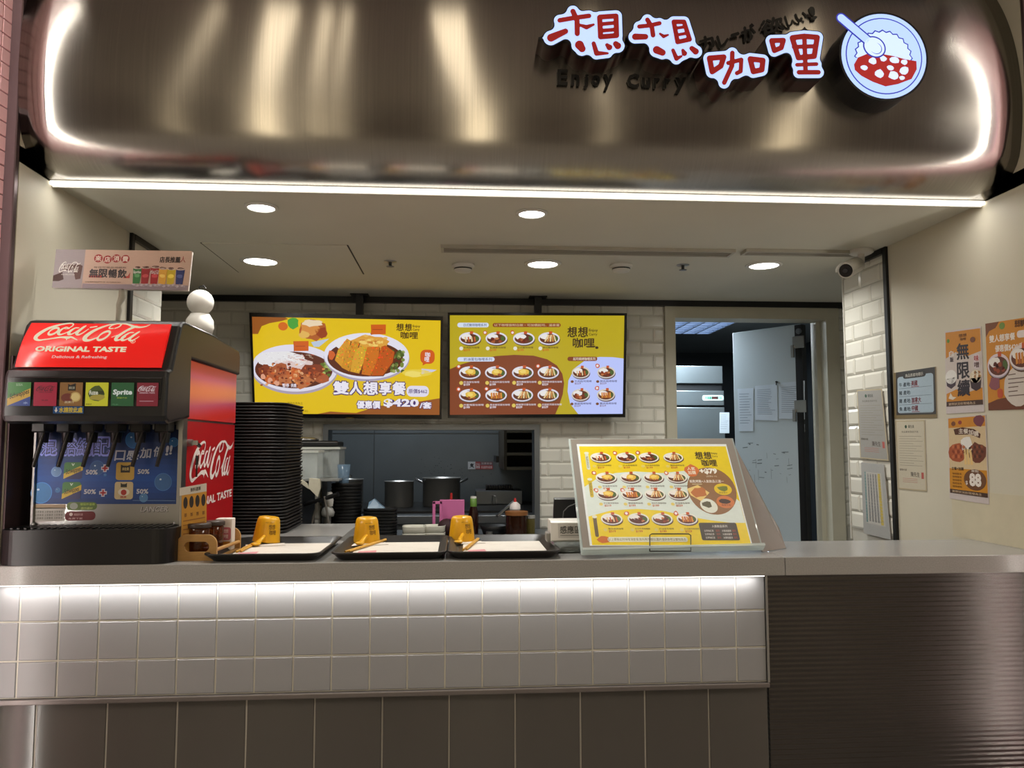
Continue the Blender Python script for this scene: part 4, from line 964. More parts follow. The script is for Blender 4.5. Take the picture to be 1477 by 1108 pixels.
P.L = 6; P.ell(765, 530, 40, 26, (220, 215, 200)).up().ell(765, 532, 20, 20, (170, 50, 40)).poly([(742, 466), (754, 474), (774, 474), (786, 466), (786, 496), (742, 496)], (30, 36, 26)).text('蘋果', 742, 556, 786, 572, (170, 40, 40), .02)
P.L = 5
for x, y in ((492, 374), (858, 370), (486, 510), (854, 508)): P.text('50%', x, y, x+84, y+34, (196, 198, 206), .03)
for x, y in ((626, 364), (620, 535)):
    P.L = 5; P.line(x-27, y, x+27, y, 24, (200, 200, 214)).line(x, y-27, x, y+27, 24, (200, 200, 214)); P.up(); P.line(x-20, y, x+20, y, 11, (170, 30, 40)).line(x, y-20, x, y+20, 11, (170, 30, 40))
P.L = 5; P.line(830, 588, 1130, 590, 3, (120, 150, 190))
P.build('blue_poster', paper, splash)
cs = [spl(*p_) for p_ in ((47, 727), (256, 727), (255, 752), (45, 758))]
for v in cs: v.y = .0712
P = Print(cs, (125, 612, 1140, 760))
P.rect(125, 640, 350, 735, (176, 172, 166)).rect(130, 615, 355, 645, (150, 128, 100)).up()
for j in range(3):
    for i in range(3): P.text('注意事項', 145+i*66, 660+j*22, 205+i*66, 676+j*22, (50, 50, 50), 0)
P.L = 1; P.rrect(362, 598, 574, 658, 28, (84, 110, 50)).rrect(354, 668, 566, 734, 28, (104, 22, 30)).up().ell(412, 628, 28, 24, (150, 160, 150)).text('環保杯優惠', 455, 606, 558, 624, (170, 200, 80), .0).text('請勿續杯', 462, 636, 545, 654, (190, 206, 120), 0).ell(396, 688, 12, 12, (220, 200, 200)).text('掃碼看更多活動', 416, 682, 478, 700, (210, 170, 170), 0).text('免費下載', 380, 712, 478, 726, (210, 170, 170), 0)
P.build('sticker', paper, splash)
P = Print(cs, (125, 612, 1140, 760)); P.text('LANCER', 882, 636, 1078, 680, (20, 20, 22), .03, slant=.15).up().text('LANCER', 879, 633, 1075, 677, (196, 196, 200), .02, slant=.15)
P.build('maker_lettering', paper, splash)
# nozzles and levers
for i in range(6):
    x = .045+i*.0695
    b = MB(); b.box(x-.020, x+.020, .0, .055, 1.375, 1.42, bev=.004, seg=1); b.lathe([(.014, 1.345), (.017, 1.376)], x, .03, n=14); nz = obj('nozzle', b, black_p, t)
    b = MB(); b.tube([(x+.012, .012, 1.378), (x+.004, .004, 1.33), (x-.008, .0, 1.275)], [.006, .007, .006], n=8); obj('lever', b, M('lever_black', (20, 20, 22), .2), nz)
    b = MB(); b.box(x+.024, x+.045, .056, .07, 1.385, 1.42); obj('bracket', b, steel, nz)
# head housing: side profile extruded across
hp = [(.094, 1.42), (-.075, 1.398), (-.098, 1.405), (-.106, 1.42), (-.100, 1.53), (-.092, 1.548), (-.070, 1.556), (-.008, 1.690), (.008, 1.704), (.03, 1.710), (.30, 1.709), (.60, 1.690), (.615, 1.67), (.615, 1.60), (.094, 1.60)]
b = MB(); bm = bmesh.new()
va = [bm.verts.new((mx0-.002, y, z)) for y, z in hp]; vb = [bm.verts.new((mx1+.004, y, z)) for y, z in hp]; n = len(hp)
bm.faces.new(va); bm.faces.new(vb[::-1])
for i in range(n): bm.faces.new((va[i], vb[i], vb[(i+1) % n], va[(i+1) % n]))
bmesh.ops.recalc_face_normals(bm, faces=bm.faces)
bmesh.ops.bevel(bm, geom=[e for e in bm.edges if abs(e.verts[0].co.x-e.verts[1].co.x) < 1e-6], offset=.010, segments=3, affect='EDGES', profile=.5)
b.frombm(bm); head = obj('head_housing', b, M('head_black', (26, 27, 29), .3, var=.1), t)
# lit header: sloping red face following the profile (-.07,1.556)->(-.008,1.69)
A, B_ = Vector((0, -.072, 1.558)), Vector((0, -.006, 1.694)); nn = Vector((0, -(B_-A).z, (B_-A).y)).normalized()
hw0, hw1 = .014, mx1-.024
bot = [Vector((hw0, 0, 0))+A+nn*.003, Vector((hw1, 0, 0))+A+nn*.003]; top = [Vector((hw0+.004, 0, 0))+B_+nn*.003, Vector((hw1-.0, 0, 0))+B_+nn*.003]
cr_m = M('header_red_glow', (226, 30, 26), .2, emit=.42, coat=.5)
b = MB(); N = 8; vs = []
for i in range(N+1):
    f_ = i/N; bow = math.sin(PI*f_)*.010
    for X_ in (hw0+.004*f_, hw1): vs.append(Vector((X_, 0, 0))+A.lerp(B_, f_)+nn*(.002+bow))
b.add(vs, [(2*i, 2*i+1, 2*i+3, 2*i+2) for i in range(N)], 0, True)
for side_ in (0, 1):
    e_ = [vs[2*i+side_] for i in range(N+1)]
    b.add(e_+[A.lerp(B_, i/N)+Vector((e_[i].x, 0, 0)) for i in range(N+1)], [(i, i+1, N+2+i, N+1+i) for i in range(N)])
hd = obj('lit_header', b, cr_m, head)
tl, tr_, br_, bl_ = Vector((hw0+.004, 0, 0))+B_+nn*.0135, Vector((hw1, 0, 0))+B_+nn*.0135, Vector((hw1, 0, 0))+A+nn*.0135, Vector((hw0, 0, 0))+A+nn*.0135
P = Print([tl, tr_, br_, bl_], (110, 50, 1440, 530)); cw_ = (240, 226, 190)
script(P, 200, 58, 1270, 284, cw_)
P.text('ORIGINAL TASTE', 258, 330, 1092, 388, cw_, .045).text('Delicious & Refreshing', 435, 428, 935, 466, (236, 190, 180), .02)
P.raw([(1135+22*math.cos(2*PI*i/16), 272+20*math.sin(2*PI*i/16)) for i in range(16)]+[(1135+18*math.cos(2*PI*i/16), 272+16*math.sin(2*PI*i/16)) for i in range(16)], [(i, (i+1) % 16, 16+(i+1) % 16, 16+i) for i in range(16)], cw_).text('R', 1128, 264, 1142, 281, cw_, .02)
P.build('header_lettering', M_print('print_header', .8), hd)
# button panel
b = MB(); b.box(.012, mx1-.010, -.1035, -.098, 1.432, 1.528, bev=.002, seg=1); bpn = obj('button_panel', b, M('panel_gloss', (12, 12, 14), .25), head)
cols = [((60, 130, 54), 'a'), ((170, 22, 56), 'b'), ((140, 94, 44), 'c'), ((206, 200, 40), 'd'), ((22, 86, 44), 'e'), ((126, 16, 40), 'f')]
zt_, zb_ = 1.513, 1.447
pb = M_print('print_buttons', .62)
for i, (c_, k) in enumerate(cols):
    xa = .0165+i*.0695; xb = xa+.061
    if i == 5: xb -= .003
    b = MB(); b.box(xa, xb, -.1062, -.1036, zb_, zt_, bev=.001, seg=1); bt_ = obj('drink_button', b, M('button_'+k, c_, .3), bpn)
    P = Print([(xa, -.1064, zt_), (xb, -.1064, zt_), (xb, -.1064, zb_), (xa, -.1064, zb_)], (0, 0, 100, 104))
    P.rect(0, 0, 100, 104, c_).up()
    if k == 'a':
        P.poly([(0, 75), (100, 40), (100, 104), (0, 104)], (44, 70, 140)); P.up().poly([(0, 72), (100, 26), (100, 62), (0, 104)], (214, 166, 60)); P.up().text('Schweppes', 10, 52, 94, 82, (30, 26, 20), .02, rise=-26).text('SODA', 36, 6, 64, 16, (200, 220, 190), 0).text('水', 70, 86, 92, 96, (190, 210, 240), 0)
    elif k == 'b': script(P, 10, 14, 94, 40, (24, 10, 16)); P.text('ZERO SUGAR', 22, 40, 80, 46, (40, 10, 20), .01).text('無糖', 36, 76, 64, 82, (30, 10, 16), 0)
    elif k == 'c':
        P.ell(35, 68, 28, 20, (110, 40, 30)).ell(70, 64, 24, 22, (196, 160, 90)).up().ell(70, 64, 19, 17, (220, 190, 120)).poly([(36, 6), (46, 12), (62, 6), (70, 3), (70, 36), (36, 36)], (12, 12, 12)).up().text('美粒果', 40, 18, 66, 30, (200, 190, 160), 0).text('蔬果汁', 24, 82, 66, 92, (220, 200, 160), .01)
    elif k == 'd':
        P.blob(50, 50, 38, 34, (70, 84, 30), 14, .12, 2).up().text('fuze', 16, 34, 56, 54, (225, 220, 200), .03).text('tea', 56, 34, 82, 50, (20, 20, 10), .03).blob(52, 66, 34, 14, (170, 150, 60), 10, .2).text('檸檬茶', 4, 92, 30, 100, (30, 30, 10), 0)
    elif k == 'e': P.text('Sprite', 6, 30, 92, 60, (224, 228, 220), .04, slant=.1).text('雪碧汽水', 26, 64, 72, 71, (170, 190, 60), 0).text('汽水', 4, 94, 34, 99, (120, 170, 130), 0)
    else: script(P, 4, 12, 92, 40, (230, 215, 215)); P.text('ORIGINAL TASTE', 12, 42, 84, 48, (226, 200, 206), .01).line(14, 82, 80, 82, 2, (210, 170, 180))
    P.build('button_print', pb, bt_)
xa, xb, za, zb2 = .140, .222, 1.446, 1.426
P = Print([(xa, -.1067, za), (xb, -.1067, za), (xb, -.1067, zb2), (xa, -.1067, zb2)], (0, 0, 100, 24)); P.rect(0, 0, 100, 24, (24, 84, 150)).up().text('水請按此處', 20, 3, 96, 21, (226, 206, 60), .03).poly([(4, 12), (8, 12), (8, 4), (12, 4), (12, 12), (16, 12), (10, 21)], (230, 230, 230)); P.build('water_sticker', paper, bpn)
# white two-ball ornament on the machine
p = onX(288, 474, .385); zc = 1.7105
t = thing('ball_ornament', 'white two-ball ornament standing on top of the drink machine', 'ornament', (.385, p.y, zc))
b = MB(); b.lathe([(.020, zc), (.040, zc+.002), (.046, zc+.024), (.044, zc+.05), (.030, zc+.072), (.012, zc+.076)], .385, p.y, n=28); obj('lower_ball', b, M('satin_white', (226, 224, 218), .4), t)
b = MB(); b.sphere((.385, p.y, zc+.112), .0435, 28, 16); ub = obj('upper_ball', b, M('satin_white', (226, 224, 218), .4), t)
b = MB(); b.tube([(.385, p.y, zc+.154), (.378, p.y, zc+.165), (.394, p.y, zc+.170), (.402, p.y, zc+.160)], .003, 6); obj('hook', b, black_m, ub)
# banner above the machine
q = [onY(83, 361, .13), onY(278, 363.5, .13), onY(272, 420, .115), onY(77, 416, .115)]
t = thing('promo_banner', 'pale pink horizontal drink promotion board above the soda fountain', 'sign', (.2, .13, 1.7105))
b = MB(); b.slab(q, .006); nrm = (q[3]-q[0]).cross(q[1]-q[0]).normalized(); obj('board', b, M('board_edge', (226, 220, 214), .4), t)
if nrm.y > 0: nrm = -nrm
qq = [v+nrm*.0075 for v in q]
P = Print(qq, (20, 72, 1420, 490)); P.rect(20, 72, 1420, 490, (206, 176, 160)).up().rect(20, 72, 322, 490, (162, 152, 158)).rect(326, 440, 1420, 490, (150, 136, 146)).up()
P.poly([(20, 360), (110, 320), (130, 400), (80, 420), (20, 420)], (70, 40, 36)).poly([(110, 240), (270, 230), (310, 250), (300, 390), (250, 400), (220, 300), (110, 300)], (84, 50, 44)).up()
script(P, 70, 200, 290, 330, (236, 232, 230)); P.text('經典原味', 100, 340, 240, 354, (226, 220, 220), 0)
for ch, x, y in zip('來店消費', (462, 557, 647, 740), (165, 176, 163, 168)): P.L = 2; P.ell(x, y, 44, 44, (160, 40, 40)); P.up().text(ch, x-29, y-29, x+29, y+29, (236, 220, 210), .03)
P.L = 3; P.text('每日可樂品項暢飲', 425, 252, 762, 272, (90, 70, 66), .0)
for ch, x0, x1 in zip('無限暢飲', (388, 485, 585, 680), (475, 572, 668, 768)): P.text(ch, x0, 282, x1, 372, (40, 34, 40), .035)
P.L = 2; P.rect(384, 350, 520, 374, (176, 60, 50)).poly([(740, 374), (805, 374), (805, 310), (785, 350), (745, 356)], (176, 60, 50)); P.L = 3
P.text('店長推薦', 1098, 138, 1310, 200, (40, 30, 30), .03).text('人', 1312, 130, 1366, 198, (150, 30, 34), .0).text('*詳細活動辦法請洽門市人員，本公司保有修改權利', 350, 414, 720, 430, (110, 86, 70), 0)
for i, (x, c_) in enumerate(((878, (50, 120, 60)), (965, (150, 28, 34)), (1060, (160, 24, 32)), (1145, (226, 170, 60)), (1230, (206, 180, 40)), (1325, (36, 50, 110)))):
    P.L = 3+i % 2*3; h_ = (265, 262, 255, 268, 270, 272)[i]; P.poly([(x-46, h_), (x+46, h_), (x+36, 430), (x-36, 430)], c_); P.up().ell(x, h_, 46, 10, (210, 190, 180), 14); P.blob(x, h_-8, 34, 12, (90, 50, 40), 9, .3, i); P.up().blob(x, 345, 30, 20, tuple(min(255, v+50) for v in c_), 8, .2, i)
P.L = 9; P.text('Sprite', 838, 292, 918, 330, (230, 235, 230), .03); script(P, 1008, 282, 1112, 330, (236, 226, 226))
for i in range(24): P.blob(850+i*23, 440+(i % 3)*6, 20, 12, ((206, 196, 206), (170, 158, 172))[i % 2], 7, .3, i)
P.build('banner_print', paper, t)
b = MB(); bx_ = onY(176, 420, .122)
b.tube([bx_+Vector((0, 0, .01)), bx_+Vector((.003, .0, -.02)), bx_+Vector((-.008, .0, -.045)), bx_+Vector((-.006, .002, -.06)), (bx_.x-.012, .125, 1.711)], [.009, .013, .008, .010, .006], 8); obj('taped_stick', b, M('cloudy_tape', (190, 186, 172), .3, trans=.4), t)

# ================================================================== TRAYS
tray_m = M('tray_black', (30, 28, 27), .38, var=.15, bump=.08, bscale=220)
def tray_mesh(w_, d_, h_, t_=.004, r=.035, flare=.022):
    n = 6; mb = MB()
    rings = []
    for (inset, z) in ((flare, .0), (.004, h_-.003), (-.004, h_), (-.006, h_-.003), (flare-.006+.001, t_), ):
        pass
    prof_ = [(flare+.002, 0), (.003, h_-.006), (0, h_-.004), (0, h_), (.008, h_), (flare+.004, t_+.001), (flare+.012, t_)]
    for ins, z in prof_: rings.append([(x, y, z) for x, y in rounded(-w_/2+ins, w_/2-ins, -d_/2+ins, d_/2-ins, max(r-ins*.5, .006), n)])
    m = len(rings[0]); vs = [v for rg in rings for v in rg]
    fs = [(i*m+k, i*m+(k+1) % m, (i+1)*m+(k+1) % m, (i+1)*m+k) for i in range(len(rings)-1) for k in range(m)]
    mb.add(vs, fs, 0, True); mb.add(rings[0], [tuple(range(m))[::-1]]); mb.add(rings[-1], [tuple(range(m))])
    return mb
tm = tray_mesh(.338, .425, .024).mesh('serving_tray', tray_m)
yel = M('cup_yellow', (214, 158, 16), .32, var=.05, coat=.2)
wood = M('chopstick_wood', (198, 150, 60), .5, var=.12, scale=40)
nap = M('napkin_white', (214, 208, 200), .7, bump=.2, bscale=60)
spots = [(.700, 'nearest the drink machine', -.01), (1.063, 'in the middle of the row', 0), (1.404, 'nearest the menu stand', .0)]
for i, (x, lab, rz) in enumerate(spots):
    yb = .178
    tr_o = bpy.data.objects.new('serving_tray', tm); C.objects.link(tr_o); tr_o.location = (x, yb, ZT+.0005); tr_o.rotation_euler.z = rz
    tag(tr_o, 'black serving tray on the counter '+lab, 'tray', 'set trays on the counter')
    P = Print([(x-.122, yb+.165, ZT+.006), (x+.14, yb+.165, ZT+.006), (x+.14, yb-.165, ZT+.006), (x-.122, yb-.165, ZT+.006)], (0, 0, 100, 126), .0002)
    P.rect(0, 0, 100, 126, (224, 218, 208)).up().poly([(6, 82), (26, 74), (30, 126), (4, 126)], (214, 140, 150)).text('謝謝', 10, 96, 24, 116, (236, 200, 200), .02)
    for j in range(5): P.text('想想咖哩', 34+j % 3*20, 30+j*16, 48+j % 3*20, 34+j*16, (206, 198, 190), 0)
    o = P.build('paper_liner', paper); tag(o, 'white paper liner with a pink corner on the tray '+lab, 'paper', 'tray liners')
    # upside-down cup
    ce = (onZ(384, 781, ZT+.012), onZ(529, 780, ZT+.012), onZ(666, 778, ZT+.012))[i]; cx_, cy_ = ce.x, ce.y
    zb = ZT+.0085
    c = thing('cup', 'upside-down yellow plastic cup on the tray '+lab, 'cup', (cx_, cy_, zb), (0, (-.0, 0, 0)[i], (.25, 0, 0)[i]), 'yellow cups')
    pr_ = [(.046, .0), (.045, .004), (.0435, .02), (.039, .060), (.0365, .074), (.032, .082), (.021, .0845), (.0005, .0845)]
    b = MB(); nseg = 40; vs = []
    for r_, z in pr_:
        for k in range(nseg):
            rr = r_*(1-.018*(k % 4 == 0)); vs.append((rr*math.cos(2*PI*k/nseg), rr*math.sin(2*PI*k/nseg), z))
    b.add(vs, [(q*nseg+k, q*nseg+(k+1) % nseg, (q+1)*nseg+(k+1) % nseg, (q+1)*nseg+k) for q in range(len(pr_)-1) for k in range(nseg)], 0, True)
    b.lathe([(.046, 0), (.042, .0002), (.036, .06)], 0, 0, 40, cap=False)
    if i == 0: b.xf(Matrix.Translation((0, 0, .004)) @ Matrix.Rotation(.10, 4, 'Y'))
    cu = obj('cup_body', b, yel, c, local=True)
    # logo wrapped on the front of the cup
    ang0 = -PI/2+(.15 if i == 0 else .38)
    def cyl(u, v): a = ang0+u; z = v; r_ = np.interp(z, [p_[1] for p_ in pr_], [p_[0] for p_ in pr_])+.0006; return Vector((r_*math.cos(a), r_*math.sin(a), z))
    mb = MB()
    for s_, u0, u1, z0, z1 in (('想想', -.1, .44, .044, .060), ('咖哩', -.02, .52, .026, .042), ('ENJOY CURRY', -.4, .2, .0635, .067)):
        v, f = glyphs(s_, 0. if len(s_) < 4 else .01); mn, mx = v.min(0), v.max(0); qn = (v-mn)/(mx-mn); mb.add([cyl(u0+a*(u1-u0), z0+b_*(z1-z0)) for a, b_ in qn], f)
    for f_ in mb.f: mb.m[0] = 0
    if i == 0: mb.xf(Matrix.Translation((0, 0, .004)) @ Matrix.Rotation(.10, 4, 'Y'))
    obj('cup_logo', mb, M('logo_brown', (60, 30, 12), .5), c, local=True)
    # spoon, chopsticks and napkin in front of the cup
    sx, sy = cx_-.012, cy_-.052
    b = MB(); pts = [Vector((cx_+.004, cy_-.038, ZT+.034)), Vector((cx_-.001, cy_-.055, ZT+.027)), Vector((cx_-.006, cy_-.075, ZT+.018)), Vector((cx_-.010, cy_-.09, ZT+.0135))]
    b.tube(pts, [.006, .0065, .008, .010], 10); b.v = [(v[0], v[1], v[2]) for v in b.v]
    b.sphere((cx_-.011, cy_-.094, ZT+.0155), .0155, 14, 8, zs=.38)
    tag(obj('soup_spoon', b, yel), 'yellow soup spoon leaning on the cup of the tray '+lab, 'spoon', 'yellow soup spoons')
    e0, e1 = ((onZ(341, 796, ZT+.0105), onZ(379, 778, ZT+.0105)), (onZ(498, 796, ZT+.0105), onZ(556, 779, ZT+.0105)), (onZ(668, 793, ZT+.0105), onZ(690, 777, ZT+.0105)))[i]
    for j in range(2):
        o_ = Vector((.011*j, .009*j, 0)); b = MB(); b.tube([e0+o_, e1+o_*.4+Vector((0, 0, .001))], [.0034, .0045], 6)
        tag(obj('chopstick', b, wood), ('front' if j == 0 else 'rear')+' wooden chopstick lying on the tray '+lab, 'chopstick', 'chopsticks')
    b = MB(); nx_, ny_ = cx_-.03, cy_-.07; R_ = Matrix.Translation((cx_+.012, cy_-.058, 0)) @ Matrix.Rotation(.28, 4, 'Z')
    b.box(-.062, .062, -.03, .025, ZT+.0074, ZT+.0082); b.xf(R_); tag(obj('napkin', b, nap), 'folded white napkin under the cup of the tray '+lab, 'napkin', 'napkins')
# tall stack of trays behind the machine
sm = tray_mesh(.335, .40, .0119, r=.06, flare=.006).mesh('stacked_tray', M('stack_black', (20, 17, 18), .42, var=.1))
Rr = random.Random(11); zz_ = ZT+.0005; base_p = onY(411, 700, .68); N = 41
for k in range(N):
    o = bpy.data.objects.new('stacked_tray', sm); C.objects.link(o)
    o.location = (base_p.x-.1675+Rr.uniform(-.002, .002)+(.006 if k < 8 else 0)*(1-k/8 if k < 8 else 0), .88+Rr.uniform(-.002, .002)-.02, zz_+k*.0122); o.rotation_euler.z = Rr.uniform(-.008, .008)
    nth = N-k; suf = 'th' if 10 < nth < 14 else {1: 'st', 2: 'nd', 3: 'rd'}.get(nth % 10, 'th')
    tag(o, 'topmost black tray of the tall stack beside the red machine' if k == N-1 else ('bottom black tray of the tall stack beside the red machine' if k == 0 else '%d%s black tray from the top of the tall stack beside the red machine' % (nth, suf)), 'tray', 'tall stack of black trays')

# ================================================================== CONDIMENT CADDY
bam = M('bamboo', (176, 134, 78), .5, var=.12, scale=30, stretch=(1, 1, 8))
ca = thing('condiment_caddy', 'small bamboo caddy with handle cut-outs beside the drink machine', 'caddy', (.506, .12, ZT), (0, 0, -.06))
W_, D_ = .118, .20
b = MB(); b.box(-W_/2, W_/2, -D_/2, D_/2, .0005, .009); obj('base', b, bam, ca, local=True)
def end_panel(y):
    out = [(-W_/2, .0), (W_/2, .0), (W_/2, .028)]
    for k in range(9): a = PI*k/8; out.append((W_/2*.0+.046*math.cos(a)*1.0+.0, .055+.024*math.sin(a)*1.0) if 0 < k < 8 else ((.054, .050) if k == 0 else (-.054, .050)))
    out.append((-W_/2, .028))
    X = np.arange(-.066, .067, .003); Z = np.arange(-.004, .086, .003); GX, GZ = np.meshgrid(X, Z)
    # rounded outline minus slot
    outer = np.maximum(np.abs(GX)-W_/2, np.maximum(-GZ, np.hypot(np.maximum(np.abs(GX)-.03, 0), np.maximum(GZ-.045, 0))-.030))
    outer = np.maximum(np.maximum(np.abs(GX)-W_/2, -GZ), np.where(GZ > .03, np.hypot(np.maximum(np.abs(GX)-.030, 0), np.maximum(GZ-.046, 0))-.029, -1))
    slot = np.hypot(np.maximum(np.abs(GX)-.022, 0), GZ-.040)-.015
    V, Fs, B = march(X, Z, np.maximum(outer, -slot)); mb = MB(); n = len(V)
    mb.add([(a, y-.004, c) for a, c in V], Fs); mb.add([(a, y+.004, c) for a, c in V], [f[::-1] for f in Fs])
    mb.add([(a, y-.004, c) for a, c in V]+[(a, y+.004, c) for a, c in V], [(a, c, n+c, n+a) for a, c in B])
    return mb
for y in (-D_/2, D_/2): obj('end_panel', end_panel(y), bam, ca, local=True)
for x in (-W_/2+.005, W_/2-.005):
    b = MB(); b.tube([(x, -D_/2, .030), (x, D_/2, .030)], .0055, 8); obj('side_rod', b, bam, ca, local=True)
RC = Matrix.Translation(ca.location) @ Matrix.Rotation(-.06, 4, 'Z')
glass_b = M('brown_glass', (120, 60, 20), .05, trans=.7, var=.05)
def jar(lx, ly, r, h, label):
    c = RC @ Vector((lx, ly, .0095)); t = thing('spice_jar', label, 'jar', c, group='jars in the caddy')
    b = MB(); b.lathe([(r*.9, c.z), (r, c.z+.006), (r, c.z+h*.84), (r*.92, c.z+h*.88)], c.x, c.y, 24); obj('glass_body', b, glass_b, t)
    b = MB(); b.lathe([(r*.86, c.z+.004), (r*.86, c.z+h*.55)], c.x, c.y, 20); obj('contents', b, M('chili_brown', (84, 34, 14), .7, var=.3, scale=120), t)
    b = MB(); b.lathe([(r*1.12, c.z+h*.89), (r*1.14, c.z+h), (r*1.05, c.z+h*1.03), (.001, c.z+h*1.03)], c.x, c.y, 24); obj('lid', b, M('dark_lid', (52, 38, 28), .45), t)
jar(-.012, -.055, .030, .092, 'dark-lidded brown spice jar nearest the viewer in the bamboo caddy')
jar(.008, .012, .027, .092, 'dark-lidded spice jar behind the other one in the bamboo caddy')
c = RC @ Vector((.022, .065, .0095))
t = thing('napkin_pack', 'white and pink carton at the back of the bamboo caddy', 'carton', c)
b = MB(); b.box(c.x-.026, c.x+.026, c.y-.018, c.y+.018, c.z, c.z+.098, bev=.003); bx_ = obj('carton', b, M('carton_white', (220, 214, 206), .5), t)
P = Print([(c.x-.025, c.y-.0183, c.z+.075), (c.x+.025, c.y-.0183, c.z+.075), (c.x+.025, c.y-.0183, c.z+.01), (c.x-.025, c.y-.0183, c.z+.01)], (0, 0, 50, 65)); P.rrect(2, 4, 48, 44, 8, (196, 110, 120)).up().text('想想', 10, 10, 40, 22, (236, 220, 215), .02).text('咖哩', 14, 26, 40, 38, (236, 220, 215), .02); P.L = 0; P.rect(4, 48, 46, 64, (200, 130, 40)); P.build('carton_label', paper, bx_)
q = [onY(259, 704, .045), onY(298, 697, .085), onY(298, 800, .070), onY(258, 806, .030)]
for v in q[2:]: v.z = ZT+.001
t = thing('menu_card', 'yellow upright menu card in a clear holder beside the bamboo caddy', 'card', (q[3].x, q[3].y, ZT))
b = MB(); b.slab(q, .003); obj('holder', b, M('clear_holder', (210, 206, 196), .15, trans=.5), t)
n_q = (q[3]-q[0]).cross(q[1]-q[0]).normalized()
P = Print([v+n_q*.0006 for v in q], (0, 0, 100, 270)); P.rect(0, 0, 100, 30, (206, 198, 186)).rect(8, 30, 100, 270, (196, 140, 44)).up().text('飲料選單', 40, 8, 78, 22, (50, 40, 30), .02)
for i in range(4): P.ell(22+i*22, 60, 8, 22, (40, 30, 22)); P.text('茶', 17+i*22, 100, 28+i*22, 114, (90, 50, 20), .01)
for j in range(4): P.line(14, 128+j*16, 94, 124+j*16, 4, (150, 96, 30))
P.build('card_print', paper, t)

# ================================================================== MENU STAND
BL, BR = onZ(841, 799, ZT+.012), onZ(1097, 792, ZT+.012)
BL.z = BR.z = ZT+.022
TL = onY(823, 635, .36); _n = (BR-BL).cross(TL-BL); _d = Vector(ray(1055, 634)); TR = Vector(CAM)+_d*((BL-Vector(CAM)).dot(_n)/_d.dot(_n))
ac = M('clear_acrylic', (222, 236, 234), .05, alpha=.38, var=.01)
t = thing('menu_stand', 'large yellow tabletop menu leaning in a clear acrylic stand', 'menu stand', ((BL.x+BR.x)/2, .15, ZT))
nrm = (BL-TL).cross(TR-TL).normalized()
if nrm.y > 0: nrm = -nrm
def mq(u, v): return TL*(1-u)*(1-v)+TR*u*(1-v)+BR*u*v+BL*(1-u)*v
b = MB(); e_ = .012; b.prism([mq(-e_, -e_), mq(1+e_, -e_), mq(1+e_, 1+e_*1.4), mq(-e_, 1+e_*1.4)], -nrm*.004); obj('clear_sheet', b, ac, t)
b = MB(); b.prism([mq(0, 0)+nrm*.001, mq(1, 0)+nrm*.001, mq(1, 1)+nrm*.001, mq(0, 1)+nrm*.001], nrm*.003); bd = obj('grey_board', b, M('board_grey', (128, 120, 110), .45, var=.03), t)
b = MB(); lo = mq(0, 1)+nrm*.004; hi = mq(1, 1)+nrm*.004
b.prism([mq(-.012, 1.012)-nrm*.004, mq(1.012, 1.012)-nrm*.004, mq(1.012, 1.012)+nrm*.02, mq(-.012, 1.012)+nrm*.02], (mq(.5, 1.03)-mq(.5, 1.012))); obj('ledge', b, ac, t)
p0, p1 = mq(1.012, .02)-nrm*.006, mq(1.012, 1.0)-nrm*.006
sd = [p0]+[onY(x, y, yy) for x, y, yy in ((1086, 700, .34), (1108, 735, .27), (1124, 762, .20), (1134, 786, .13))]+[p1]
sd[-2].z = ZT+.002; sd[-1] = sd[-1].copy(); sd[-1].z = ZT+.002
b = MB(); b.prism(sd, (.0, .004, 0)); obj('side_support', b, M('smoky_acrylic', (200, 190, 184), .12, trans=.55, ior=1.2), t)
b = MB(); b.prism([mq(.1, .05)-nrm*.006, mq(.9, .05)-nrm*.006, Vector((mq(.9, 0).x, .44, ZT+.001)), Vector((mq(.1, 0).x, .42, ZT+.001))], (0, .003, 0)); obj('back_leg', b, ac, t)
def mc(x, y):   # crop pixel (820..1120 x 625..810 at 4.923) -> board quad uv
    return None
c4 = [(58, 78), (1120, 78), (1308, 800), (152, 800)]
def onbd(px, py):
    d = Vector(ray(px, py)); o_ = Vector(CAM); p_ = mq(.5, .5)+nrm*.0045; k = (p_-o_).dot(nrm)/d.dot(nrm); return o_+d*k
P = Print([onbd(820+x/4.923, 625+y/4.923) for x, y in c4], (0, 0, 1000, 700), .00016)
Pn = P.n
if Pn.dot(nrm) < 0: P.n = -Pn
mp = M_print('print_menu', .0, .3)
YM = (230, 205, 20); WM = (214, 226, 220); BM = (140, 100, 60)
P.rect(0, 0, 1000, 700, (226, 232, 232)).up().rect(14, 18, 992, 696, YM).up()
P.poly([(14, 320), (100, 262), (220, 222), (350, 210), (520, 222), (680, 205), (860, 300), (990, 420), (990, 560), (900, 560), (780, 545), (640, 520), (480, 482), (320, 470), (160, 480), (14, 520)], WM).up()
P.ell(826, 345, 158, 165, BM, 40, rot=.45).up()
P.poly([(0, 0)]*3, WM)
mrows = [(105, (142, 308, 456, 618), 158, (0, 1, 1, 4)), (255, (158, 312, 460, 614), 308, (2, 2, 2, 4)), (372, (150, 302, 450, 600), 425, (2, 3, 4, 4)), (535, (154, 318, 466, 624), 590, (0, 1, 1, 3))]
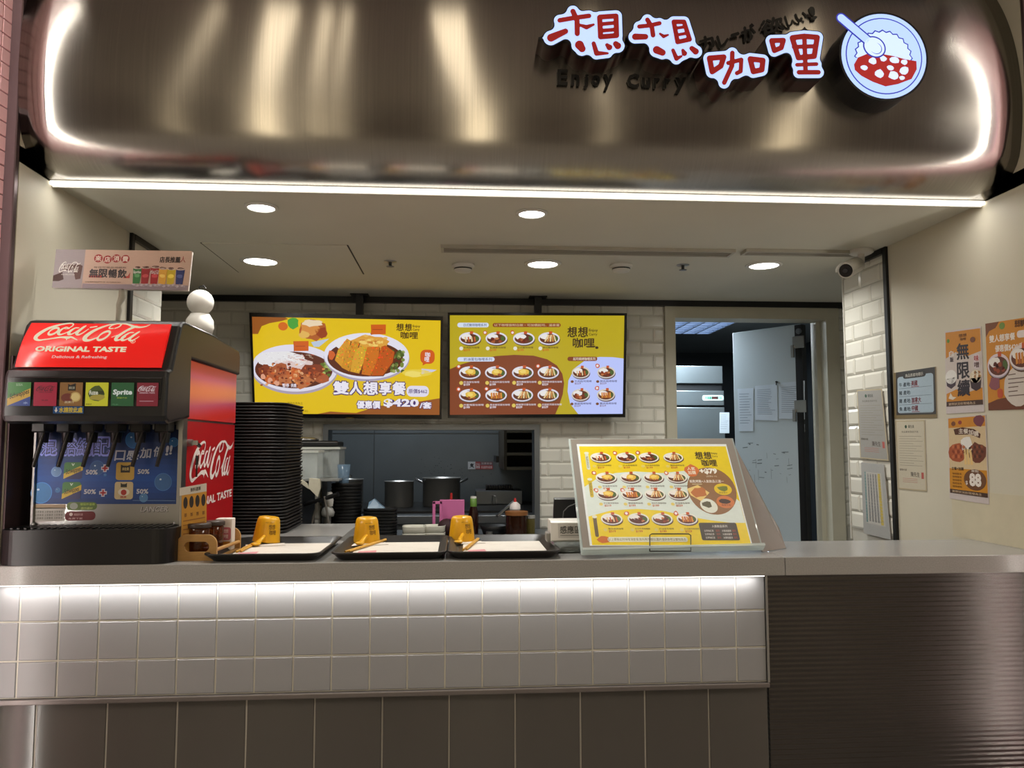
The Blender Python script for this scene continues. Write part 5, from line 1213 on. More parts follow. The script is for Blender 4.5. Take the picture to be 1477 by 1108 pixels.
for r_, (cy_, xs_, ty, ks) in enumerate(mrows):
    for i, x in enumerate(xs_):
        bowl(P, x, cy_, 66, 36, ks[i], 40+i+r_*5, (232, 234, 222)); P.L = 5
        P.text(('起司牛肉咖哩飯', '奶油蛋包咖哩', '日式豬排咖哩飯', '雙拼焗烤咖哩')[(i+r_) % 4], x-30, ty+2, x+62, ty+13, (70, 60, 40), .0).text(('$219', '$199', '$199', '$229')[i], x-28, ty+17, x+14, ty+32, (190, 90, 40), .02).ell(x-48, ty+14, 12, 10, (224, 206, 110), 10)
for x, y in ((238, 72), (388, 70), (86, 222), (550, 222), (84, 345), (250, 345), (250, 500), (560, 500)): flower(P, x, y, 15, 6)
P.L = 4; dk = (70, 56, 20)
P.text('想', 768, 62, 818, 118, dk, .03).text('想', 826, 62, 876, 118, dk, .03).text('咖哩', 800, 122, 902, 172, dk, .03).text('Enjoy', 880, 66, 922, 84, dk, .01).text('Curry', 880, 90, 920, 106, dk, .01)
P.blob(722, 205, 48, 44, (206, 110, 50), 12, .14, 2); P.up().text('人氣', 694, 178, 746, 202, (240, 230, 210), .02).text('加購', 694, 206, 746, 232, (240, 230, 210), .02).text('+$79', 772, 188, 890, 232, (240, 238, 230), .05).text('(原價$110)', 810, 240, 880, 254, (220, 206, 180), 0).text('飯匙烤雞+人氣飲品三選一', 692, 272, 918, 292, (238, 232, 222), .015).line(705, 302, 770, 302, 4, (220, 210, 170))
P.L = 5; P.poly([(664, 335), (740, 308), (806, 362), (740, 420), (680, 380)], (230, 200, 120)).up().blob(738, 360, 48, 36, (186, 110, 50), 12, .2, 3); P.L = 5
P.ell(900, 338, 58, 40, (226, 196, 24)).ell(895, 425, 58, 42, (206, 120, 60)).ell(782, 450, 56, 46, (222, 226, 214), rot=.4).up().blob(900, 332, 32, 18, (110, 120, 40), 9, .25).blob(893, 420, 36, 16, (60, 36, 24), 9, .25).blob(772, 440, 30, 22, (90, 84, 60), 9, .25).text('蔬菜鮮炒', 868, 356, 925, 368, (90, 80, 20), 0).text('燉煮牛肉', 866, 440, 925, 452, (90, 40, 20), 0)
P.L = 4; P.rrect(690, 560, 930, 668, 10, (66, 58, 48)).up().text('人氣飲品系列', 770, 574, 868, 590, (226, 220, 210), .01)
for j in range(3):
    for i in range(2): P.text(('古早味紅茶', '冰鎮烏龍茶')[i], 715+i*112, 604+j*21, 775+i*112, 617+j*21, (220, 214, 206), .01).text('$35', 790+i*104, 604+j*21, 812+i*104, 617+j*21, (190, 80, 60), .0)
P.L = 4; P.rrect(110, 648, 600, 678, 14, (230, 232, 214)).up().text('以上價格如附味噌湯套餐,飯料無限續加,圖片僅供參考以實物為主', 116, 654, 590, 672, (120, 110, 60), .0); P.L = 4
P.blob(86, 664, 36, 22, (200, 110, 40), 10, .2)
for j, (y, c_) in enumerate(((70, (214, 222, 206)), (266, (206, 180, 30)), (520, (110, 90, 60)))): P.L = 4; P.rrect(44-j*2, y, 66-j*2, y+128, 10, c_); P.up().text('咖哩系列', 48-j*2, y+24, 62-j*2, y+118, (110, 100, 60), 0); P.L = 6; P.ell(55-j*2, y+2, 16, 10, (226, 226, 206), 10)
P.build('menu_print', mp, bd)
wq = [onbd(936+dx, y) for dx, y in ((0, 799), (0, 776), (3, 774), (56, 774), (59, 776), (59, 799))]; wq = [p_+nrm*.012 for p_ in wq]
b = MB(); b.tube(wq+[wq[0]], .0018, 6); obj('wire_clip', b, black_m, t)

# card reader and point-of-sale screen behind the stand
c = onZ(812, 791, ZT); 
t = thing('payment_box', 'small white card reader box with a printed label beside the last tray', 'card reader', (c.x, c.y+.06, ZT))
x0, x1, y0, y1 = onY(795, 780, .10).x, onY(842, 780, .10).x, .095, .19
b = MB(); pr = [(y0, ZT+.035), (y0-.004, ZT+.04), (y0+.010, ZT+.092), (y0+.03, ZT+.098), (y1, ZT+.098), (y1, ZT+.035)]
b.prism([(x0, y, z) for y, z in pr], (x1-x0, 0, 0)); bd2 = obj('housing', b, white_p, t)
P = Print([(x0+.022, y0+.0088, ZT+.090), (x1-.002, y0+.0088, ZT+.090), (x1-.002, y0-.0022, ZT+.046), (x0+.022, y0-.0022, ZT+.046)], (0, 0, 100, 46)); P.rect(0, 0, 100, 46, (196, 194, 188)).up().text('感應區', 8, 8, 92, 32, (50, 50, 50), .02).line(8, 38, 90, 38, 2, (120, 120, 116)); P.build('label_print', paper, bd2)
b = MB(); b.box(x0+.006, x1, y0-.012, y1-.005, ZT+.0005, ZT+.035, bev=.008); obj('clear_base', b, M('clear_base', (196, 206, 206), .08, trans=.75), t)
b = MB(); b.tube([(x0+.02, y0+.0, ZT+.006), (x0+.045, y0+.02, ZT+.012), (x0+.08, y0+.01, ZT+.014), (x0+.1, y0+.03, ZT+.008)], .006, 8); obj('cable', b, black_p, t)
b = MB(); b.box(x0-.012, x0+.002, y0+.02, y1-.02, ZT+.03, ZT+.06, bev=.005); obj('side_clip', b, M('grey_plastic', (130, 128, 122), .4), t)
A_, B2_ = onY(797, 757, .32), onY(803, 721, .35)
t = thing('till_screen', 'black till screen seen from behind, next to the menu stand', 'screen', (A_.x+.07, .34, ZT))
b = MB(); b.prism([(A_.x, .31, A_.z-.03), (A_.x+.17, .31, A_.z-.03), (A_.x+.18, .36, B2_.z), (A_.x+.012, .36, B2_.z)], (0, .018, .006)); obj('back_shell', b, M('shell_black', (14, 14, 16), .3), t)
b = MB(); b.box(A_.x+.05, A_.x+.12, .325, .42, ZT+.0005, ZT+.01); b.box(A_.x+.075, A_.x+.095, .345, .36, ZT+.01, A_.z); obj('foot', b, black_p, t)
b = MB(); b.tube([onY(812, 748, .305), onY(813, 738, .303), onY(820, 731, .305), onY(830, 727, .31)], .0018, 6); obj('cable', b, M('grey_cable', (90, 90, 90), .5), t)

# ================================================================== BACK COUNTER AND KITCHEN
t = thing('back_counter', 'steel worktop along the tiled back wall under the pass-through', 'counter', (1.1, 1.78, 0))
b = MB(); b.box(.15, 2.40, 1.5, 2.045, .83, .86, bev=.003); obj('worktop', b, steel_d, t)
b = MB(); b.box(.18, 2.38, 1.53, 2.04, .0, .83); obj('cabinet_body', b, steel_d, t)
ZB = .8605
t = thing('stove_bench', 'stainless stove bench holding the stock pots in the kitchen', 'stove', (.8, 2.8, 0))
b = MB(); b.box(-.3, 1.95, 2.35, 3.3, .86, .91, bev=.004); obj('top', b, steel_d, t)
b = MB(); b.box(-.28, 1.93, 2.38, 3.28, 0, .86); obj('body', b, steel_d, t)
b = MB(); b.box(-.2, 1.9, 2.5, 3.25, .9105, .925); obj('burner_grate', b, black_m, t)
def pot(px0, px1, pyt, Y, h, label, handles=False, mat=M('pot_steel', (150, 150, 148), .3, .55, var=.08, scale=3), lid=False):
    a, c = onY(px0, pyt, Y), onY(px1, pyt, Y); r = (c.x-a.x)/2; cx_ = (a.x+c.x)/2; z0 = .9255
    h = a.z-z0
    t = thing('stock_pot', label, 'pot', (cx_, Y, z0), group='stock pots')
    b = MB(); b.lathe([(r*.96, z0), (r, z0+.012), (r, z0+h-.008), (r*1.04, z0+h-.004), (r*1.04, z0+h), (r*.98, z0+h), (r*.97, z0+.02), (.001, z0+.02)], cx_, Y, 32, cap=False); b.lathe([(.001, z0), (r*.96, z0)], cx_, Y, 32, cap=False); obj('pot_body', b, mat, t)
    if handles:
        for s_ in (-1, 1):
            b = MB(); b.tube([(cx_+s_*r, Y-.045, z0+h-.03), (cx_+s_*(r+.045), Y-.035, z0+h-.008), (cx_+s_*(r+.045), Y+.035, z0+h-.008), (cx_+s_*r, Y+.045, z0+h-.03)], .008, 8); obj('handle', b, steel, t)
    return t
pot(555, 597, 694, 2.85, 0, 'narrow stainless stock pot standing in the middle of the stove')
pot(610, 664, 689, 2.9, 0, 'wide stainless stock pot with side handles behind the pink boards', True)
pot(484, 524, 691, 2.85, 0, 'dark stock pot half hidden behind the black bowls')
# grill bin on the stove
a, c = onY(686, 708, 2.95), onY(754, 740, 2.95)
t = thing('steel_bin', 'stainless bin with wire handles on the stove beside the wide pot', 'bin', ((a.x+c.x)/2, 3.05, .9255))
b = MB(); b.box(a.x, c.x, 2.95, 3.2, .9255, a.z, bev=.006); obj('bin_body', b, steel_d, t)
b = MB(); b.tube([onY(710, 727, 2.94), onY(710, 715, 2.94), onY(716, 715, 2.94), onY(716, 727, 2.94)], .004, 6); obj('wire_handle', b, steel, t)
b = MB(); xx0, xx1 = onY(702, 705, 3.1).x, onY(737, 705, 3.1).x
for k in range(11): x = xx0+(xx1-xx0)*k/10; b.box(x-.006, x+.006, 3.0, 3.18, a.z+.0005, a.z+.03)
b.box(xx0-.01, xx1+.01, 3.0, 3.012, a.z+.0005, a.z+.012); tag(obj('grill_rack', b, black_m), 'black slotted grill rack on top of the stainless bin', 'rack')
# wall cabinet
a, c = onY(727, 620, 2.9), onY(771, 678, 2.9)
t = thing('wall_shelf', 'dark open wall shelf at the far side of the kitchen', 'shelf', ((a.x+c.x)/2, 3.1, c.z))
dkm = M('shelf_brown', (66, 60, 50), .5)
b = MB(); b.box(a.x, a.x+.02, 2.9, 3.6, c.z, a.z); obj('side_board', b, dkm, t)
b = MB(); b.box(1.93, 1.95, 2.9, 3.6, c.z, a.z); obj('side_board', b, dkm, t)
for z in (c.z, c.z+(a.z-c.z)*.36, c.z+(a.z-c.z)*.68, a.z-.02):
    b = MB(); b.box(a.x+.02, 1.93, 2.9, 3.6, z, z+.02); obj('shelf_board', b, M('shelf_edge', (110, 106, 92), .5), t)
b = MB(); b.box(a.x+.02, 1.93, 3.58, 3.6, c.z+.02, a.z-.02); obj('back_board', b, dkm, t)
b = MB(); b.box(a.x-.05, a.x-.03, 2.95, 3.3, c.z+.05, a.z-.18); tag(obj('hanging_pan', b, black_m), 'black flat pan hanging beside the dark wall shelf', 'pan')
# warning sign
P = Print([onY(675, 666, 3.608), onY(711, 666, 3.608), onY(711, 677, 3.608), onY(675, 677, 3.608)], (0, 0, 200, 60)); P.rect(0, 0, 60, 60, (196, 200, 204)).rect(60, 0, 100, 60, (150, 60, 66)).rect(100, 0, 200, 26, (120, 90, 96)).rect(100, 28, 200, 60, (166, 64, 70)).up().poly([(8, 52), (52, 10), (40, 34), (52, 52), (30, 40)], (40, 44, 50)).ell(30, 26, 12, 12, (50, 54, 60)).text('小心', 64, 8, 96, 30, (220, 210, 210), .02).text('燙傷', 64, 32, 96, 54, (220, 210, 210), .02).text('高溫請勿碰觸', 106, 34, 194, 54, (226, 206, 206), .01).text('注意安全', 106, 6, 194, 22, (210, 200, 200), .01)
tag(P.build('warning_sign', paper), 'small red and white hot-surface warning sticker on the steel kitchen wall', 'sign')
# bowl stacks on the back counter
blk = M('bowl_black', (9, 9, 10), .5, var=.1)
def bowl_mesh(r, h, sq=0, k=.55):
    b = MB(); b.lathe([(r*k, 0), (r*(k+.07), .004), (r*max(.92, k+.08), h*.6), (r, h*.9), (r, h), (r*.97, h), (r*max(.88, k+.03), h*.6), (r*k, .008), (.001, .008)], 0, 0, 24, cap=False, sq=sq); b.lathe([(.001, 0), (r*k, 0)], 0, 0, 24, cap=False, sq=sq); return b
def stack(name, px, Y, r, n, dz, h, mat, labels, cat, group, sq=0, z0=ZB, k_=.9):
    me = bowl_mesh(r, h, sq, k_).mesh(name, mat); x = onY(px, 720, Y).x
    for k in range(n):
        o = bpy.data.objects.new(name, me); C.objects.link(o); o.location = (x, Y, z0+k*dz); nth = n-k; suf = 'th' if 10 < nth < 14 else {1: 'st', 2: 'nd', 3: 'rd'}.get(nth % 10, 'th')
        tag(o, ('topmost '+labels) if k == n-1 else (('bottom '+labels) if k == 0 else '%d%s from top, %s' % (nth, suf, labels)), cat, group)
stack('black_bowl', 500, 1.66, .078, 17, .0165, .0163, blk, 'black bowl of the tall round stack under the blue cup', 'bowl', 'tall black bowl stack')
stack('black_dish', 549, 1.66, .086, 10, .0155, .0153, blk, 'black dish of the wide stack beside the middle yellow cup', 'dish', 'wide black dish stack', sq=.6)
wht = M('bowl_white', (196, 194, 182), .25)
stack('white_bowl', 598, 1.62, .060, 2, .034, .0335, wht, 'white square bowl of the pair nearer the black dishes', 'bowl', 'white square bowls', sq=.7)
stack('white_bowl', 627, 1.64, .056, 2, .034, .0335, wht, 'white square bowl of the pair in front of the pink boards', 'bowl', 'white square bowls', sq=.7)
# pink cutting boards
pk = M('pink_plastic', (196, 106, 156), .4, var=.04)
a, c = onY(634, 721, 1.80), onY(670, 755, 1.80)
b = MB(); b.box(a.x, c.x, 1.80, 1.815, ZB, a.z, bev=.004); tag(obj('cutting_board', b, pk), 'upright pink plastic cutting board behind the last yellow cup', 'cutting board')
a = onY(624, 723, 1.76); c = onY(638, 723, 1.76)
b = MB(); b.box(a.x, a.x+.016, 1.745, 1.76, ZB, a.z, bev=.003); b.box(c.x-.014, c.x, 1.745, 1.76, ZB, a.z, bev=.003); b.box(a.x, c.x, 1.745, 1.76, a.z-.016, a.z, bev=.003)
tag(obj('board_rack', b, pk), 'pink plastic loop stand beside the upright cutting board', 'rack')
def bottle(px, Y, prof_, mats, names, label, cat='bottle', z0=ZB, name='bottle'):
    x = onY(px, 720, Y).x; t = thing(name, label, cat, (x, Y, z0))
    for pr_, m_, nm in zip(prof_, mats, names): b = MB(); b.lathe([(r, z0+z) for r, z in pr_], x, Y, 20); obj(nm, b, m_, t)
zc_ = lambda py, Y: onY(684, py, Y).z-ZB
zt = zc_(716, 1.85)
bottle(683, 1.85, ([(.026, 0), (.027, .01), (.027, .10), (.018, zt-.055)], [(.018, zt-.054), (.018, zt-.012), (.0165, zt-.011)], [(.0165, zt-.0105), (.016, zt)]), (M('soy_dark', (38, 16, 12), .12, var=.2), M('cap_green', (92, 130, 52), .4), white_p), ('bottle_body', 'cap', 'cap_top'), 'dark sauce bottle with a green and white cap', name='sauce_bottle')
zt = zc_(738, 1.7)
bottle(745, 1.7, ([(.056, 0), (.058, .008), (.056, zt-.02)], [(.06, zt-.019), (.06, zt)]), (M('jar_brown', (44, 22, 12), .12, var=.2), M('lid_wood', (130, 84, 44), .5)), ('jar_body', 'wooden_lid'), 'brown jar with a wooden lid at the end of the pass-through', 'jar', name='storage_jar')
zt = zc_(719, 1.86)
bottle(743, 1.86, ([(.032, 0), (.032, zt-.075), (.028, zt-.06)], [(.030, zt-.059), (.028, zt-.035), (.010, zt-.02)], [(.008, zt-.0195), (.005, zt)]), (M('bottle_clear', (186, 184, 180), .2, trans=.4), M('cap_white', (214, 206, 204), .4), M('tip_red', (180, 40, 40), .4)), ('bottle_body', 'cone_cap', 'red_tip'), 'clear squeeze bottle with a white cone cap and red tip', name='squeeze_bottle')
bottle(766, 1.72, ([(.02, 0), (.021, .085), (.02, .09)], [(.022, .0905), (.022, .105)]), (M('oil_glass', (120, 110, 60), .1, trans=.6), M('cap_grey', (150, 150, 146), .4)), ('bottle_body', 'cap'), 'small clear oil bottle beside the wooden-lidded jar', name='oil_bottle')
bottle(651, 1.9, ([(.022, 0), (.022, .13), (.010, .16)], [(.008, .1605), (.006, zc_(711, 1.9))]), (M('chili_red', (130, 30, 24), .3), M('tip_red', (180, 40, 40), .4)), ('bottle_body', 'red_tip'), 'red-tipped bottle standing behind the pink board', name='chili_bottle')
bottle(706, 1.66, ([(.018, 0), (.018, .03)],), (steel,), ('cup_body',), 'tiny steel cup in front of the black pan', 'cup', name='steel_cup')
# frying pan with metal handle
x = onY(713, 755, 1.82).x
t = thing('frying_pan', 'black frying pan with a steel handle between the bottles', 'pan', (x, 1.9, ZB))
b = MB(); b.lathe([(.001, ZB), (.06, ZB), (.076, ZB+.045), (.074, ZB+.046), (.058, ZB+.004), (.001, ZB+.004)], x, 1.82, 30, cap=False); obj('pan_body', b, blk, t)
b = MB(); b.tube([onY(717, 745, 1.86), onY(728, 735, 1.92), onY(741, 724, 2.0)], [.009, .007, .008], 8); obj('handle', b, steel, t)
b = MB(); b.box(onY(694, 0, 1.8).x, 0, 0, 0, 0, 0) if False else None
bm_x = onY(645, 748, 1.74)
b = MB(); b.sphere((bm_x.x, 1.70, ZB+.05), .05, 14, 8, zs=.9); tag(obj('dark_pouch', b, M('dark_red_cloth', (44, 14, 20), .7, bump=.4, bscale=30)), 'dark red cloth bundle behind the last yellow cup', 'cloth')

# black rack with bins at the drink machine side
xa, xb = onY(424, 700, 1.5).x, onY(436, 700, 1.5).x
t = thing('drink_maker', 'tall black machine with a side arm behind the tray stack', 'machine', (xa-.1, 1.62, ZB))
zt = onY(430, 696, 1.5).z
b = MB(); b.box(xa-.30, xb, 1.50, 1.85, ZB, zt, bev=.008); obj('body', b, black_p, t)
b = MB(); b.box(xb-.012, xb+.001, 1.495, 1.4995, ZB+.02, zt-.01); obj('side_trim', b, steel_d, t)
b = MB(); b.tube([onY(437, 728, 1.56), onY(460, 722, 1.54), onY(488, 713, 1.5)], [.012, .010, .012], 8); obj('side_arm', b, black_p, t)
b = MB(); b.tube([onY(460, 720, 1.54), onY(452, 745, 1.54), onY(448, 776, 1.54)], .006, 6); obj('support_rod', b, M('rod_grey', (96, 92, 86), .4), t)
b = MB(); b.tube([onY(468, 716, 1.52), onY(472, 740, 1.52), onY(477, 776, 1.52)], .006, 6); obj('support_rod', b, M('rod_grey', (96, 92, 86), .4), t)
zsh = onY(440, 691, 1.55).z
t = thing('bin_shelf', 'thin shelf carrying the clear plastic bins', 'shelf', (.35, 1.7, zsh))
xs0, xs1 = onY(405, 691, 1.55).x, onY(490, 691, 1.55).x
b = MB(); b.box(xs0-.05, xs1, 1.52, 1.95, zsh-.010, zsh-.0005); obj('shelf_plate', b, M('shelf_clear', (150, 150, 146), .3, trans=.3), t)
b = MB(); b.box(xs0-.05, xs0-.03, 1.9505, 2.055, zsh-.012, zsh); obj('bracket', b, black_m, t)
b = MB(); b.box(xs1-.03, xs1-.01, 1.9505, 2.055, zsh-.012, zsh); obj('bracket', b, black_m, t)
clr = M('cloudy_plastic', (196, 202, 200), .25, var=.03, alpha=.3)
def bin_(px0, px1, pyt, Y, dep, label):
    a, c = onY(px0, pyt, Y), onY(px1, pyt, Y); z1 = a.z; z0 = zsh; r = .02
    t = thing('plastic_bin', label, 'storage bin', ((a.x+c.x)/2, Y+dep/2, z0), group='clear bins')
    b = MB(); th = .003
    for q_ in ((a.x+.006, c.x-.006, Y, Y+th), (a.x+.006, c.x-.006, Y+dep-th, Y+dep), (a.x+.006, a.x+.006+th, Y+th, Y+dep-th), (c.x-.006-th, c.x-.006, Y+th, Y+dep-th)): b.box(q_[0], q_[1], q_[2], q_[3], z0, z1-.012)
    b.box(a.x+.006, c.x-.006, Y, Y+dep, z0, z0+th); obj('bin_body', b, clr, t)
    b = MB()
    for q_ in ((a.x, c.x, Y-.008, Y+.004), (a.x, c.x, Y+dep-.004, Y+dep+.008), (a.x, a.x+.012, Y+.004, Y+dep-.004), (c.x-.012, c.x, Y+.004, Y+dep-.004)): b.box(q_[0], q_[1], q_[2], q_[3], z1-.0115, z1)
    obj('rim', b, M('rim_pale', (206, 208, 200), .3, trans=.2), t); return z1
z1 = bin_(412, 460, 650, 1.53, .16, 'smaller clear plastic bin in front, beside the tray stack')
z2 = bin_(433, 491, 645, 1.72, .2, 'larger clear plastic bin behind the smaller one')
a, c = onY(412, 640, 1.74), onY(488, 640, 1.74)
b = MB(); b.box(a.x, c.x, 1.735, 1.93, z2+.0008, z2+.028, bev=.006); b.box(a.x+.02, c.x-.03, 1.75, 1.91, z2+.0275, z2+.034); tag(obj('black_lid', b, blk), 'flat black plastic lid lying across the larger clear bin', 'tray')  # black lid laid over the larger bin
xx = onY(437, 634, 1.82).x
b = MB(); b.lathe([(.078, z2+.0345), (.082, z2+.04), (.06, z2+.05), (.02, z2+.055), (.001, z2+.055)], xx, 1.83, 28); tag(obj('pot_lid', b, steel), 'shiny round steel pot lid on top of the flat black lid', 'lid')
xx = onY(424, 645, 1.60).x
b = MB(); b.lathe([(.03, z1+.0008), (.034, z1+.006), (.034, z1+.024), (.028, z1+.028), (.001, z1+.028)], xx, 1.60, 20); tag(obj('dark_can', b, M('dark_steel', (70, 70, 72), .3, .9)), 'low dark tin on the smaller clear bin', 'tin')
# towel over the machine
a = onY(430, 690, 1.49); pts = [onY(x, y, 1.492) for x, y in ((421, 690), (434, 691), (443, 697), (447, 706), (452, 690), (461, 692), (461, 708), (456, 718), (446, 708))]
b = MB()
cloth = [onY(x, y, 1.488) for x, y in ((446, 690), (461, 691), (462, 704), (458, 717), (452, 711), (445, 704))]
b.prism(cloth, (0, .022, 0)); b.prism([onY(x, y, 1.490) for x, y in ((420, 689), (432, 690), (443, 698), (446, 706), (440, 702), (430, 694), (420, 693))], (0, .02, 0)); tag(obj('towel', b, M('towel_cream', (196, 190, 170), .85, bump=.6, bscale=40)), 'cream towel draped over the tall black machine', 'towel')
xx = onY(496, 680, 1.66).x; zb_ = ZB+17*.0165+.0005
b = MB(); b.lathe([(.026, zb_), (.034, zb_+.095), (.0325, zb_+.095), (.025, zb_+.003), (.001, zb_+.003)], xx, 1.66, 20, cap=False); tag(obj('plastic_cup', b, M('blue_clear', (110, 136, 160), .2, alpha=.35)), 'pale blue clear plastic cup standing on the tall black bowl stack', 'cup')
a = onY(541, 722, 1.64)
b = MB(); R5 = random.Random(4); zt_ = ZB+10*.0155+.001
b.prism([(a.x-.035, 1.62, zt_), (a.x+.05, 1.62, zt_), (a.x+.02, 1.63, zt_+.022), (a.x-.005, 1.64, zt_+.046), (a.x-.03, 1.64, zt_+.03)], (0, .05, -.0)); tag(obj('plastic_bag', b, M('bag_blue', (120, 150, 176), .25, trans=.3, bump=.6, bscale=30)), 'crumpled pale blue plastic bag on the black dishes', 'bag')
xx = onY(473, 735, 1.58).x; zz0 = onY(473, 745, 1.58).z
t = thing('water_tap', 'pale grey plastic tap beside the black bowl stack', 'tap', (xx, 1.58, ZB))
b = MB(); b.lathe([(.018, ZB), (.016, zz0-.002), (.03, zz0), (.034, zz0+.02), (.026, zz0+.04), (.014, zz0+.05)], xx, 1.58, 18); obj('tap_body', b, M('tap_grey', (146, 146, 142), .4), t)
b = MB(); b.lathe([(.016, zz0+.0505), (.02, zz0+.08), (.012, zz0+.12)], xx+.008, 1.58, 14); obj('tap_neck', b, M('tap_white', (190, 188, 182), .4), t)

# fridge in the back room
a = onY(972, 528, 3.3); 
t = thing('refrigerator', 'tall stainless refrigerator standing in the back room', 'refrigerator', (2.8, 3.6, 0))
fx0, fx1 = 2.35, 3.25; zt_ = onY(1010, 528, 3.3).z; z1_, z2_, z3_ = onY(1010, 553, 3.3).z, onY(1010, 564, 3.3).z, onY(1010, 585, 3.3).z
fs_ = M('fridge_steel', (140, 150, 154), .32, .8, var=.12, scale=3)
b = MB(); b.box(fx0, fx1, 3.32, 4.1, 0, zt_); obj('body', b, M('fridge_dark', (30, 32, 34), .5), t)
b = MB(); b.box(fx0, fx1, 3.30, 3.3195, z1_, zt_, bev=.003); obj('top_panel', b, fs_, t)
b = MB(); b.box(fx0, fx1, 3.28, 3.3195, z3_, z2_, bev=.003); cp = obj('control_panel', b, fs_, t)
b = MB(); b.box(fx0, fx1, 3.27, 3.3195, .1, z3_-.015, bev=.005); fd = obj('fridge_door', b, fs_, t)
P = Print([onY(1013, 570, 3.279), onY(1044, 570, 3.279), onY(1044, 578, 3.279), onY(1013, 578, 3.279)], (0, 0, 100, 26)); P.rrect(0, 0, 100, 26, 10, (190, 214, 206)).up().rect(44, 7, 74, 19, (60, 50, 50)).text('冷凍櫃', 12, 6, 42, 20, (40, 140, 110), .02).text('888', 50, 8, 68, 18, (200, 70, 60), .02).text('OK', 78, 7, 92, 19, (60, 150, 120), .02); P.build('display', paper, cp)
def mplane(px, py, pt, nr):
    d = Vector(ray(px, py)); o_ = Vector(CAM); return o_+d*((pt-o_).dot(nr)/d.dot(nr))
def sheet(corners, lines, label, col=(190, 202, 214), name='notice_sheet', group='sheets taped up', t_=.0012, extra=None, ink=(120, 134, 150)):
    q = [Vector(v) for v in corners]; t = thing(name, label, 'paper', q[3], group=group)
    nr = (q[3]-q[0]).cross(q[1]-q[0]).normalized()
    b = MB(); b.prism(q, nr*t_); obj('paper_sheet', b, M('sheet_%d_%d_%d' % col, col, .5, var=.05, bump=.15, bscale=14), t)
    P = Print([v+nr*t_ for v in q], (0, 0, 100, 140)); R = random.Random(hash(label) % 1000 if False else len(label))
    if lines:
        for j in range(lines):
            y = 18+j*(104/lines); P.line(10, y, R.uniform(60, 92), y, 1.6, ink)
    if extra: extra(P)
    if P.V: P.build('sheet_print', paper, t)
lp, ln = RT @ Vector((.2, .0130, 1.5)), (RT.to_3x3() @ Vector((0, 1, 0))).normalized()
LQ = lambda pts: [mplane(x, y, lp, ln)+ln*.0008 for x, y in pts]
def facing(q): 
    n_ = (q[3]-q[0]).cross(q[1]-q[0]); return q
sheet(LQ(((1064, 561), (1087, 560), (1087, 622), (1066, 622))), 12, 'narrow curled paper sheet on the open door, nearest its free edge')
sheet(LQ(((1089, 557), (1121, 554), (1122, 607), (1090, 606))), 14, 'middle white paper sheet taped on the open door')
sheet(LQ(((1124, 553), (1161, 549), (1161, 605), (1124, 604))), 14, 'wide white paper sheet on the open door, nearest the hinges')
sheet(LQ(((1151, 613), (1161, 612), (1161, 652), (1151, 650))), 0, 'slim handwritten note low on the open door', (176, 190, 200), extra=lambda P: [P.text(s_, 20, 12+i*32, 80, 38+i*32, (60, 70, 90), .01) for i, s_ in enumerate('門請關好')])
sheet([onY(1038, 595, 3.268), onY(1052, 595, 3.268), onY(1052, 625, 3.268), onY(1038, 625, 3.268)], 8, 'small white note on the refrigerator door', (196, 206, 212))
b = MB(); c = mplane(1121, 551, lp, ln); b.tube([c, c+ln*.012], .006, 8); b.tube([c+ln*.008, c+ln*.01+Vector((0, 0, -.02))], .004, 6); tag(obj('wall_hook', b, black_m), 'small black hook on the open door above the sheets', 'hook')
b = MB(); c = mplane(1153, 478, lp, ln); b.tube([c, c+ln*.012], .018, 14); tag(obj('door_closer_cap', b, steel_d), 'round metal cap near the top of the open door', 'cap')

